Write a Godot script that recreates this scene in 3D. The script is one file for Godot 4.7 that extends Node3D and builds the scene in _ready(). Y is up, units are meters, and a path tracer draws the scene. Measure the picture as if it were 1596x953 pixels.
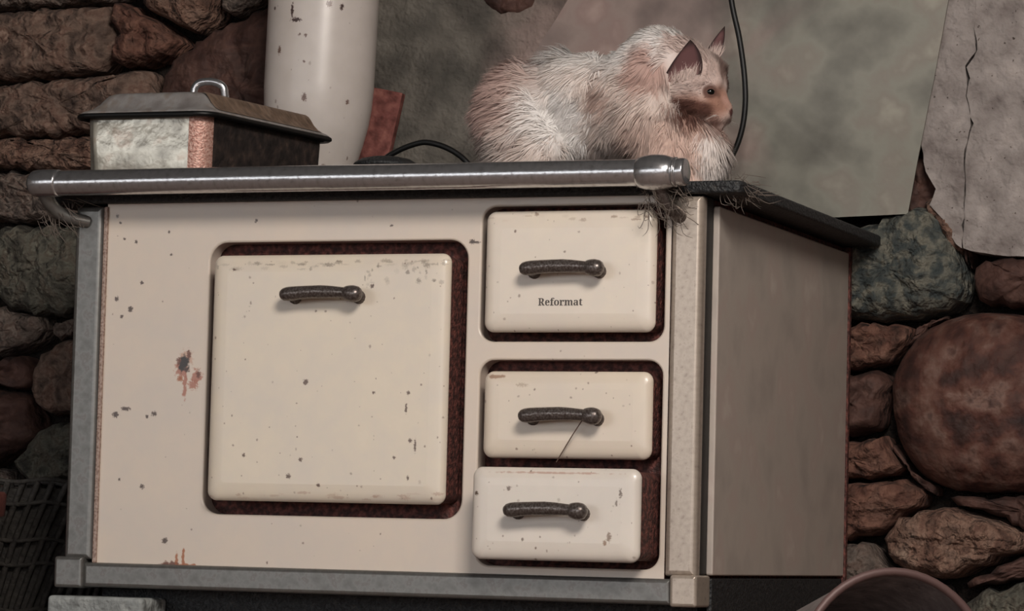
extends Node3D

# ---------------------------------------------------------------- mesh builder
class MB:
	var v := PackedVector3Array()
	var uv := PackedVector2Array()
	var col := PackedColorArray()
	var nn := PackedVector3Array()
	var idx := PackedInt32Array()
	var c := Color.WHITE
	var own := false

	func add(p: Vector3) -> int:
		v.append(p)
		uv.append(Vector2(p.x, 1.0 - p.y))
		col.append(c)
		return v.size() - 1

	func addn(p: Vector3, n: Vector3) -> int:
		nn.append(n)
		own = true
		return add(p)

	func tri(a: int, b: int, d: int) -> void:
		idx.append(a)
		idx.append(b)
		idx.append(d)

	func quad(a: int, b: int, d: int, e: int) -> void:
		tri(a, b, d)
		tri(a, d, e)

	# rings of equal size joined into a skin; a ring given twice in a row makes a hard edge
	func loft(rings: Array, closed := true, cap0 := true, cap1 := true) -> MB:
		var n: int = rings[0].size()
		var starts := []
		for r in rings:
			starts.append(v.size())
			for p in r:
				add(p)
		for i in rings.size() - 1:
			if rings[i] == rings[i + 1]:
				continue
			var a: int = starts[i]
			var b: int = starts[i + 1]
			for j in (n if closed else n - 1):
				var k := (j + 1) % n
				quad(a + j, a + k, b + k, b + j)
		if cap0:
			fan(rings[0], true)
		if cap1:
			fan(rings[-1], false)
		return self

	func fan(r: PackedVector3Array, flip: bool) -> void:
		var m := Vector3.ZERO
		for p in r:
			m += p
		var o := add(m / r.size())
		var s := v.size()
		for p in r:
			add(p)
		for j in r.size():
			var k := (j + 1) % r.size()
			if flip:
				tri(o, s + k, s + j)
			else:
				tri(o, s + j, s + k)

	func volume() -> float:
		var s := 0.0
		for i in range(0, idx.size(), 3):
			s += v[idx[i]].dot(v[idx[i + 1]].cross(v[idx[i + 2]]))
		return s

	func done(flip := 0) -> ArrayMesh:       # 0: find the outside by the volume; 1: keep; -1: turn round
		if flip == -1 or (flip == 0 and volume() < 0.0):
			for i in range(0, idx.size(), 3):
				var t := idx[i + 1]
				idx[i + 1] = idx[i + 2]
				idx[i + 2] = t
		var n := nn
		if not own:
			n = PackedVector3Array()
			n.resize(v.size())
			for i in range(0, idx.size(), 3):
				var a := idx[i]
				var b := idx[i + 1]
				var d := idx[i + 2]
				var f := (v[b] - v[a]).cross(v[d] - v[a])
				n[a] += f
				n[b] += f
				n[d] += f
			for i in n.size():
				n[i] = n[i].normalized() if n[i].length_squared() > 1e-20 else Vector3.UP
		var out := PackedInt32Array()
		out.resize(idx.size())
		for i in range(0, idx.size(), 3):    # clockwise fronts
			out[i] = idx[i]
			out[i + 1] = idx[i + 2]
			out[i + 2] = idx[i + 1]
		var a := []
		a.resize(Mesh.ARRAY_MAX)
		a[Mesh.ARRAY_VERTEX] = v
		a[Mesh.ARRAY_NORMAL] = n
		a[Mesh.ARRAY_TEX_UV] = uv
		a[Mesh.ARRAY_COLOR] = col
		a[Mesh.ARRAY_INDEX] = out
		var m := ArrayMesh.new()
		m.add_surface_from_arrays(Mesh.PRIMITIVE_TRIANGLES, a)
		return m

# ---------------------------------------------------------------- shapes
func rrect(x0: float, x1: float, y0: float, y1: float, r: float, z: float, n := 6) -> PackedVector3Array:
	var out := PackedVector3Array()
	r = minf(r, minf(x1 - x0, y1 - y0) * 0.499)
	var cs := [Vector2(x1 - r, y1 - r), Vector2(x0 + r, y1 - r), Vector2(x0 + r, y0 + r), Vector2(x1 - r, y0 + r)]
	for k in 4:
		for i in n + 1:
			var a := (k + float(i) / n) * PI / 2
			out.append(Vector3(cs[k].x + r * cos(a), cs[k].y + r * sin(a), z))
	return out

# a slab standing in x/y from z0 to z1, corners rounded by r, edges by b
func slab(x0: float, x1: float, y0: float, y1: float, z0: float, z1: float, r := 0.004, b := 0.002, n := 3, mb: MB = null) -> MB:
	if mb == null:
		mb = MB.new()
	var rings := []
	for i in 4:
		var a := i / 3.0 * PI / 2
		var s := b * (1 - sin(a))
		rings.append(rrect(x0 + s, x1 - s, y0 + s, y1 - s, maxf(r - s, 0.0005), z0 + b * (1 - cos(a)), n))
	for i in 4:
		var a := i / 3.0 * PI / 2
		var s := b * (1 - cos(a))
		rings.append(rrect(x0 + s, x1 - s, y0 + s, y1 - s, maxf(r - s, 0.0005), z1 - b * (1 - sin(a)), n))
	return mb.loft(rings)

func ring_at(p: Vector3, dir: Vector3, r: float, n := 14, up := Vector3.UP) -> PackedVector3Array:
	var s := dir.cross(up)
	if s.length() < 0.01:
		s = dir.cross(Vector3.RIGHT)
	s = s.normalized()
	var t := s.cross(dir).normalized()
	var out := PackedVector3Array()
	for i in n:
		var a := TAU * i / n
		out.append(p + s * (cos(a) * r) + t * (sin(a) * r))
	return out

func tube(pts: Array, rad: Array, n := 14, mb: MB = null) -> MB:
	if mb == null:
		mb = MB.new()
	var rings := []
	var up := Vector3.UP
	for i in pts.size():
		var d: Vector3 = (pts[mini(i + 1, pts.size() - 1)] - pts[maxi(i - 1, 0)]).normalized()
		var r: float = rad[mini(i, rad.size() - 1)]
		if i == 0 and absf(d.dot(up)) > 0.9:
			up = Vector3.RIGHT
		up = (up - d * up.dot(d)).normalized()
		rings.append(ring_at(pts[i], d, r, n, up))
	return mb.loft(rings)

func curve(pts: Array, per := 8) -> Array:      # Catmull-Rom through the points
	var out := []
	for i in pts.size() - 1:
		var a: Vector3 = pts[maxi(i - 1, 0)]
		var d: Vector3 = pts[mini(i + 2, pts.size() - 1)]
		var b: Vector3 = pts[i]
		var e: Vector3 = pts[i + 1]
		for k in per:
			out.append(b.cubic_interpolate(e, a, d, float(k) / per))
	out.append(pts[-1])
	return out

# profile of (radius, height) pairs turned about y
func lathe(prof: Array, n := 40, mb: MB = null, cap0 := true, cap1 := true) -> MB:
	if mb == null:
		mb = MB.new()
	var rings := []
	for q in prof:
		var r := PackedVector3Array()
		for i in n:
			var a := TAU * i / n
			r.append(Vector3(cos(a) * q[0], q[1], -sin(a) * q[0]))
		rings.append(r)
	return mb.loft(rings, true, cap0, cap1)

# ---------------------------------------------------------------- nodes
var taken := {}

func numbered(n: String) -> String:
	if not taken.has(n):
		taken[n] = 0
		return n
	taken[n] += 1
	return "%s_%03d" % [n, taken[n]]

func thing(n: String, label: String, category: String, at := Vector3.ZERO, group := "") -> Node3D:
	var o := Node3D.new()
	o.name = numbered(n)
	o.position = at
	add_child(o, true)
	o.set_meta("label", label)
	o.set_meta("category", category)
	if group:
		o.set_meta("group", group)
	return o

func part(n: String, m: Mesh, mt: Material, parent: Node, label := "") -> MeshInstance3D:
	var o := MeshInstance3D.new()
	o.name = n
	o.mesh = m
	o.material_override = mt
	o.cast_shadow = GeometryInstance3D.SHADOW_CASTING_SETTING_ON
	parent.add_child(o, true)
	if label:
		o.set_meta("label", label)
	return o

func struct(n: String) -> Node3D:
	var o := Node3D.new()
	o.name = n
	add_child(o, true)
	o.set_meta("kind", "structure")
	return o

# ---------------------------------------------------------------- materials
func grad(cols: Array) -> Gradient:
	var g := Gradient.new()
	var o := PackedFloat32Array()
	var c := PackedColorArray()
	for i in cols.size():
		if cols[i] is Array:
			o.append(cols[i][0])
			c.append(Color(cols[i][1]))
		else:
			o.append(float(i) / maxi(1, cols.size() - 1))
			c.append(Color(cols[i]))
	g.offsets = o
	g.colors = c
	return g

func noise(sd: int, freq: float, oct := 5, kind := FastNoiseLite.TYPE_SIMPLEX_SMOOTH) -> FastNoiseLite:
	var f := FastNoiseLite.new()
	f.seed = sd
	f.noise_type = kind
	f.frequency = freq
	f.fractal_octaves = oct
	return f

func ntex(sd: int, freq: float, cols: Array, oct := 5, side := 512) -> NoiseTexture2D:
	var t := NoiseTexture2D.new()
	t.width = side
	t.height = side
	t.seamless = true
	t.noise = noise(sd, freq, oct)
	t.color_ramp = grad(cols)
	return t

func mat(c: Color, rough := 0.7, metal := 0.0) -> StandardMaterial3D:
	var m := StandardMaterial3D.new()
	m.albedo_color = c
	m.roughness = rough
	m.metallic = metal
	return m

# noise-coloured stuff, mapped by the world's axes
func nmat(tex: Texture2D, scale: float, rough := 0.9, tint := Color.WHITE, bump: Texture2D = null, relief := 0.0, metal := 0.0) -> StandardMaterial3D:
	var m := mat(tint, rough, metal)
	m.albedo_texture = tex
	m.uv1_triplanar = true
	m.uv1_world_triplanar = true
	m.uv1_scale = Vector3.ONE * scale
	m.vertex_color_use_as_albedo = true
	if bump:
		m.heightmap_enabled = true
		m.heightmap_texture = bump
		m.heightmap_scale = relief
	return m

# ---------------------------------------------------------------- enamel pictures: base tone, specks, chips, rust
var rng := RandomNumberGenerator.new()

func blot(im: Image, x: float, y: float, rx: float, ry: float, c: Color, ragged := 0.5, sd := 1) -> void:
	var f := noise(sd, 0.09 if maxf(rx, ry) > 12 else 0.3, 3)
	for j in range(int(y - ry * 1.6) - 1, int(y + ry * 1.6) + 2):
		for i in range(int(x - rx * 1.6) - 1, int(x + rx * 1.6) + 2):
			if i < 0 or j < 0 or i >= im.get_width() or j >= im.get_height():
				continue
			var d := Vector2((i - x) / rx, (j - y) / ry).length() + ragged * f.get_noise_2d(i, j)
			var a := clampf((1.0 - d) / 0.35, 0.0, 1.0) * c.a
			if a > 0.0:
				im.set_pixel(i, j, im.get_pixel(i, j).lerp(Color(c, 1.0), a))

func enamel(sd: int, w: int, h: int, light: Color, dark: Color, specks: int, spots: Array) -> ImageTexture:
	var lo := Image.create(w / 4, h / 4, false, Image.FORMAT_RGB8)
	var f := noise(sd, 0.022, 4)
	var g := noise(sd + 7, 0.11, 3)
	for j in h / 4:
		for i in w / 4:
			lo.set_pixel(i, j, light.lerp(dark, clampf(0.42 + 0.75 * f.get_noise_2d(i, j) + 0.35 * g.get_noise_2d(i, j), 0, 1)))
	lo.resize(w, h, Image.INTERPOLATE_CUBIC)
	rng.seed = sd
	for k in specks:
		var r := 0.7 + 1.7 * pow(rng.randf(), 3.0)
		blot(lo, rng.randf() * w, rng.randf() * h, r, r * rng.randf_range(0.7, 1.5), Color(0.36, 0.28, 0.24, rng.randf_range(0.15, 0.75)), 0.4, k)
	for s in spots:
		blot(lo, s[0], s[1], s[2], s[3], s[4], 0.7, int(s[0]))
	return ImageTexture.create_from_image(lo)

func enamel_mat(t: Texture2D, relief: Texture2D) -> StandardMaterial3D:
	var m := mat(Color.WHITE, 0.34)
	m.albedo_texture = t
	m.clearcoat_enabled = true
	m.clearcoat = 0.25
	m.clearcoat_roughness = 0.12
	return m

# ---------------------------------------------------------------- stones of the wall
# outline: x, y pairs on the wall; each stone is a swelling skin with an uneven face and an edge that turns back into the joint
func stone_mesh(flat: Array, z0: float, depth: float, sd: int, square := 3.0, rough := 0.007, tone := Color.WHITE) -> ArrayMesh:
	var p := PackedVector2Array()
	for i in range(0, flat.size(), 2):
		p.append(Vector2(flat[i], flat[i + 1]))
	for pass_no in (2 if square < 8 else 0):
		var q := PackedVector2Array()
		for i in p.size():
			var a := p[i]
			var b := p[(i + 1) % p.size()]
			q.append(a.lerp(b, 0.25))
			q.append(a.lerp(b, 0.75))
		p = q
	var total := 0.0
	for i in p.size():
		total += p[i].distance_to(p[(i + 1) % p.size()])
	var n := clampi(int(total / 0.014), 24, 72)
	var o := PackedVector2Array()
	var i0 := 0
	var walked := 0.0
	for k in n:
		var want := total * k / n
		while walked + p[i0].distance_to(p[(i0 + 1) % p.size()]) < want:
			walked += p[i0].distance_to(p[(i0 + 1) % p.size()])
			i0 += 1
		var seg := p[i0].distance_to(p[(i0 + 1) % p.size()])
		o.append(p[i0].lerp(p[(i0 + 1) % p.size()], (want - walked) / maxf(seg, 1e-6)))
	var mid := Vector2.ZERO
	for q in o:
		mid += q / n
	var f := noise(sd, 16.0, 4)
	var g := noise(sd + 50, 60.0, 3)
	var rings := []
	for t in [1.0, 1.01, 0.985, 0.95, 0.9, 0.82, 0.72, 0.6, 0.46, 0.3, 0.14]:
		var ring := PackedVector3Array()
		for q in o:
			var e := mid.lerp(q, t)
			var h := depth * pow(maxf(0.0, 1.0 - pow(minf(t, 1.0), square)), 1.0 / 2.2)
			if t == 1.0 and rings.is_empty():
				h = -0.06
			else:
				var w: float = 1.0 - 0.6 * t
				h += rough * (f.get_noise_2d(e.x, e.y) * 2.2 * w + g.get_noise_2d(e.x, e.y) * 0.7)
				e += Vector2(g.get_noise_2d(q.x, q.y + 9), g.get_noise_2d(q.x + 9, q.y)) * rough * 0.9 * t
			ring.append(Vector3(e.x, e.y, z0 + h))
		rings.append(ring)
	var mb := MB.new()
	mb.c = tone
	mb.loft(rings, true, false, true)
	return mb.done(0)

# a coat of plaster: flat face, ragged broken edge
func coat_mesh(flat: Array, zf: float, zb: float, sd: int) -> ArrayMesh:
	var p := PackedVector2Array()
	var f := noise(sd, 60.0, 3)
	for i in range(0, flat.size(), 2):
		var a := Vector2(flat[i], flat[i + 1])
		var b := Vector2(flat[(i + 2) % flat.size()], flat[(i + 3) % flat.size()])
		var n := maxi(1, int(a.distance_to(b) / 0.012))
		for k in n:
			var q := a.lerp(b, float(k) / n)
			p.append(q + Vector2(f.get_noise_2d(q.x, q.y), f.get_noise_2d(q.x + 7, q.y)) * 0.0035)
	var mb := MB.new()
	var ids := Geometry2D.triangulate_polygon(p)
	for q in p:
		mb.add(Vector3(q.x, q.y, zf))
	for k in range(0, ids.size(), 3):
		var a := p[ids[k]]
		if (p[ids[k + 1]] - a).cross(p[ids[k + 2]] - a) > 0:
			mb.tri(ids[k], ids[k + 1], ids[k + 2])
		else:
			mb.tri(ids[k], ids[k + 2], ids[k + 1])
	var r0 := PackedVector3Array()
	var r1 := PackedVector3Array()
	for q in p:
		r0.append(Vector3(q.x, q.y, zf))
		r1.append(Vector3(q.x, q.y, zb))
	var wall := MB.new()
	wall.loft([r0, r1], true, false, false)
	if wall.volume() < 0.0:
		for k in range(0, wall.idx.size(), 3):
			mb.tri(wall.idx[k] + p.size(), wall.idx[k + 2] + p.size(), wall.idx[k + 1] + p.size())
	else:
		for k in wall.idx.size():
			mb.idx.append(wall.idx[k] + p.size())
	for q in wall.v:
		mb.add(q)
	return mb.done(1)

# ---------------------------------------------------------------- bodies: bones joined by a smooth minimum, meshed by surface nets
# bone: [a, b, ra, rb]
func nets(bones: Array, lo: Vector3, hi: Vector3, cell: float, k: float, mb: MB) -> void:
	var nx := int((hi.x - lo.x) / cell) + 2
	var ny := int((hi.y - lo.y) / cell) + 2
	var nz := int((hi.z - lo.z) / cell) + 2
	var f := PackedFloat32Array()
	f.resize(nx * ny * nz)
	f.fill(1.0)
	for bone in bones:
		var a: Vector3 = bone[0]
		var b: Vector3 = bone[1]
		var ra: float = bone[2]
		var rb: float = bone[3]
		var m := maxf(ra, rb) + 3.0 * k + cell * 2
		var l0 := (a.min(b) - Vector3.ONE * m - lo) / cell
		var l1 := (a.max(b) + Vector3.ONE * m - lo) / cell
		var ab := b - a
		var q := maxf(ab.length_squared(), 1e-9)
		for z in range(maxi(0, int(l0.z)), mini(nz, int(l1.z) + 1)):
			for y in range(maxi(0, int(l0.y)), mini(ny, int(l1.y) + 1)):
				var at := (z * ny + y) * nx
				for x in range(maxi(0, int(l0.x)), mini(nx, int(l1.x) + 1)):
					var p := lo + Vector3(x, y, z) * cell
					var t := clampf((p - a).dot(ab) / q, 0.0, 1.0)
					var d := p.distance_to(a + ab * t) - lerpf(ra, rb, t)
					var e := f[at + x]
					var h := maxf(k - absf(d - e), 0.0)
					f[at + x] = minf(d, e) - h * h / (4.0 * k)
	var id := PackedInt32Array()
	id.resize(nx * ny * nz)
	id.fill(-1)
	var step := [1, nx, nx * ny]
	for z in nz - 1:
		for y in ny - 1:
			for x in nx - 1:
				var at := (z * ny + y) * nx + x
				var s := Vector3.ZERO
				var cnt := 0
				for e in 12:
					var ax := e / 4
					var u: int = (ax + 1) % 3
					var w: int = (ax + 2) % 3
					var o := [0, 0, 0]
					o[u] = e & 1
					o[w] = (e >> 1) & 1
					var i0: int = at + o[0] * step[0] + o[1] * step[1] + o[2] * step[2]
					var i1: int = i0 + step[ax]
					if (f[i0] < 0.0) != (f[i1] < 0.0):
						var t := f[i0] / (f[i0] - f[i1])
						var q := Vector3(o[0], o[1], o[2])
						q[ax] += t
						s += q
						cnt += 1
				if cnt:
					id[at] = mb.add(lo + (Vector3(x, y, z) + s / cnt) * cell)
	for z in range(1, nz - 1):
		for y in range(1, ny - 1):
			for x in range(1, nx - 1):
				var at := (z * ny + y) * nx + x
				for ax in 3:
					var i1: int = at + step[ax]
					if (f[at] < 0.0) == (f[i1] < 0.0):
						continue
					var u: int = step[(ax + 1) % 3]
					var w: int = step[(ax + 2) % 3]
					var q := [id[at], id[at - u], id[at - u - w], id[at - w]]
					if q.min() < 0:
						continue
					if f[at] < 0.0:
						mb.quad(q[0], q[1], q[2], q[3])
					else:
						mb.quad(q[3], q[2], q[1], q[0])

# ================================================================ the scene
var M := {}

func _ready() -> void:
	rng.seed = 5
	camera_and_light()
	materials()
	room()
	back_wall()
	stove()
	sheet()
	flue()
	roaster()
	pot_and_cable()
	lath()
	straw()
	cat()
	bucket()
	basket()
	blocks()
	cobwebs()

func camera_and_light() -> void:
	var cam := Camera3D.new()
	cam.name = "camera"
	cam.position = Vector3(2.3756, 0.2198, 4.3096)
	cam.rotation = Vector3(0.0759, 0.3682, 0.0258)
	cam.fov = rad_to_deg(2.0 * atan(476.5 / 5000.0))
	cam.near = 0.05
	add_child(cam)
	cam.current = true
	var env := Environment.new()
	env.tonemap_mode = Environment.TONE_MAPPER_LINEAR
	env.tonemap_exposure = 1.0
	env.background_mode = Environment.BG_SKY
	var sky := Sky.new()
	var sm := ProceduralSkyMaterial.new()
	sm.sky_top_color = Color(0.68, 0.7, 0.73)
	sm.sky_horizon_color = Color(0.81, 0.805, 0.8)
	sm.ground_bottom_color = Color(0.3, 0.28, 0.26)
	sm.ground_horizon_color = Color(0.6, 0.6, 0.6)
	sky.sky_material = sm
	env.sky = sky
	env.background_energy_multiplier = 3.6
	env.sdfgi_enabled = true
	env.ssao_enabled = true
	env.ssil_enabled = true
	var we := WorldEnvironment.new()
	we.name = "world_environment"
	we.environment = env
	add_child(we)
	# unseen lamp, added above and beside the camera as the soft key light
	var at := Vector3(2.3, 2.1, 2.75)
	var aim := Vector3(0.45, 0.55, -0.1)
	var lamp := thing("added_key_lamp", "unseen added key lamp with a wide white diffuser", "lamp")
	lamp.look_at_from_position(at, aim)
	var shell := MB.new()
	slab(-0.5, 0.5, -0.36, 0.36, 0.005, 0.1, 0.03, 0.01, 4, shell)
	part("lamp_housing", shell.done(), mat(Color(0.2, 0.2, 0.2), 0.6), lamp)
	var glow := mat(Color(0.9, 0.9, 0.9), 0.6)
	glow.emission_enabled = true
	glow.emission = Color(1.0, 0.965, 0.93)
	glow.emission_energy_multiplier = 1.0
	part("lamp_diffuser", slab(-0.48, 0.48, -0.34, 0.34, -0.004, 0.005, 0.03, 0.002).done(), glow, lamp)
	var cord := tube([Vector3(0, 0.1, 0.1), Vector3(0, 0.4, 0.35)], [0.006])
	part("lamp_cord", cord.done(), mat(Color(0.05, 0.05, 0.05), 0.6), lamp)
	var l := AreaLight3D.new()
	l.name = "lamp_light"
	l.area_size = Vector2(0.96, 0.68)
	l.light_color = Color(1.0, 0.965, 0.93)
	l.light_energy = 9.0
	l.set("area_range", 12.0)
	l.set("area_attenuation", 2.0)
	l.shadow_enabled = true
	lamp.add_child(l)
	l.position = Vector3(0, 0, -0.02)

func materials() -> void:
	var bump := ntex(3, 0.02, ["#000000", "#ffffff"], 6)
	var fine := ntex(4, 0.06, ["#000000", "#ffffff"], 5)
	M.bump = bump
	M.fine = fine
	var st := ntex(11, 0.012, [[0.0, "#2f2a27"], [0.3, "#5a5049"], [0.5, "#857a70"], [0.68, "#6d5a50"], [0.85, "#a09488"], [1.0, "#4d4440"]], 6)
	var st2 := ntex(12, 0.01, [[0.0, "#30241f"], [0.35, "#664b41"], [0.55, "#8c7265"], [0.75, "#67534b"], [1.0, "#ab998a"]], 6)
	var lich := ntex(13, 0.016, [[0.0, "#262d2f"], [0.4, "#474d4e"], [0.52, "#5d5d58"], [0.66, "#8c867a"], [0.82, "#7d766b"], [1.0, "#4a4c48"]], 6)
	M.stone_grey = nmat(st, 3.2, 0.92, Color(0.92, 0.84, 0.81), bump, 1.4)
	M.stone_ash = nmat(st, 3.6, 0.92, Color(0.86, 0.84, 0.84), bump, 1.6)
	M.stone_green = nmat(st, 3.4, 0.92, Color(0.74, 0.79, 0.77), bump, 1.6)
	M.stone_red = nmat(st2, 3.0, 0.88, Color(0.86, 0.76, 0.72), bump, 1.6)
	M.stone_tan = nmat(st2, 4.0, 0.9, Color(1, 0.98, 0.95), bump, 1.8)
	M.stone_wine = nmat(st2, 2.2, 0.8, Color(0.66, 0.58, 0.57), bump, 1.0)
	M.lichen = nmat(lich, 3.6, 0.92, Color(0.85, 0.87, 0.86), bump, 1.6)
	M.mortar = nmat(st, 5.0, 1.0, Color(0.3, 0.26, 0.23), bump, 2.0)
	var pl := ntex(21, 0.008, [[0.0, "#5a5754"], [0.4, "#7a7571"], [0.6, "#8d8782"], [1.0, "#a59f9a"]], 6)
	M.plaster = nmat(pl, 2.2, 0.95, Color(1, 1, 1), fine, 0.35)
	var wh := ntex(22, 0.01, [[0.0, "#746b68"], [0.4, "#8d8581"], [0.7, "#99918d"], [1.0, "#aaa19c"]], 6)
	M.whitewash = nmat(wh, 2.6, 0.95, Color(1, 1, 1), bump, 0.7)
	M.whitewash.detail_enabled = true
	M.whitewash.detail_albedo = ntex(24, 0.06, [[0.0, "#4a403c"], [0.08, "#7a706a"], [0.14, "#ffffff"], [1.0, "#ffffff"]], 3)
	M.whitewash.detail_blend_mode = BaseMaterial3D.BLEND_MODE_MUL
	var sh := ntex(23, 0.0065, [[0.0, "#6b6865"], [0.35, "#86837f"], [0.55, "#95928d"], [0.72, "#918985"], [1.0, "#b0aba4"]], 5)
	M.sheet = nmat(sh, 1.7, 0.6, Color(1, 1, 1), fine, 0.02)
	# stove
	var tin := ntex(31, 0.02, [[0.0, "#7d7b79"], [0.45, "#8c8b89"], [0.6, "#949391"], [0.8, "#878280"], [1.0, "#9d9c9a"]], 5)
	M.chrome = nmat(tin, 4.0, 0.34, Color(0.84, 0.84, 0.83), fine, 0.003, 0.6)
	M.rail = nmat(ntex(32, 0.03, [[0.0, "#9d9a98"], [0.3, "#c9c9c9"], [0.8, "#d9d9d9"], [1.0, "#9c938d"]], 5), 6.0, 0.22, Color(0.97, 0.97, 0.98), fine, 0.01, 0.9)
	M.iron = nmat(ntex(33, 0.03, [[0.0, "#141416"], [0.6, "#242628"], [0.85, "#33302e"], [1.0, "#4a433e"]], 5), 5.0, 0.6, Color.WHITE, fine, 0.25)
	M.rust = nmat(ntex(34, 0.03, [[0.0, "#2a1a17"], [0.4, "#4a2e29"], [0.65, "#6a4039"], [1.0, "#8c5a4e"]], 5), 5.0, 0.75, Color(1, 0.95, 0.95), fine, 0.2)
	M.handle = nmat(ntex(35, 0.05, [[0.0, "#3a2c28"], [0.45, "#5d5450"], [0.8, "#827d7a"], [1.0, "#6a483e"]], 5), 9.0, 0.3, Color.WHITE, fine, 0.02, 0.6)
	M.side = nmat(ntex(36, 0.008, [[0.0, "#a79d95"], [0.5, "#b8ada3"], [0.75, "#b7a89f"], [1.0, "#c6bbb0"]], 5), 1.6, 0.42, Color.WHITE, fine, 0.02)
	M.black = mat(Color(0.02, 0.02, 0.022), 0.5)

func room() -> void:
	var wall_mat := nmat(ntex(41, 0.01, ["#857c74", "#9c938b", "#b0a89f"], 5), 1.0, 0.95)
	var floor_mat := nmat(ntex(42, 0.012, ["#5c4a42", "#806a60", "#98857a"], 5), 1.2, 0.95)
	var roof_mat := nmat(ntex(43, 0.012, ["#2c2a2a", "#3f3d3c", "#4e4a47"], 5), 1.2, 0.9)
	var boxes := [
		["floor", -5.2, 5.2, -0.2, 0.0, -1.2, 6.6, floor_mat],
		["ground", -14.0, 16.0, -0.25, -0.01, 6.6, 30.0, floor_mat],
		["ceiling", -5.2, 5.2, 2.9, 3.1, -1.2, 6.6, roof_mat],
		["wall_left", -5.2, -5.0, 0.0, 2.9, -1.2, 6.6, wall_mat],
		["wall_right", 5.0, 5.2, 0.0, 2.9, -1.2, 6.6, wall_mat],
	]
	for b in boxes:
		var o := part(b[0], slab(b[1], b[2], b[3], b[4], b[5], b[6], 0.002, 0.001, 1).done(), b[7], self)
		o.set_meta("kind", "structure")
	# the front of the shed stands open to the yard under a lintel
	var w := struct("wall_front")
	for b in [[-5.2, -4.6, 0.0, 2.9], [4.6, 5.2, 0.0, 2.9], [-4.6, 4.6, 2.2, 2.9]]:
		part("wall_panel", slab(b[0], b[1], b[2], b[3], 6.4, 6.6, 0.002, 0.001, 1).done(), wall_mat, w)

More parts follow.
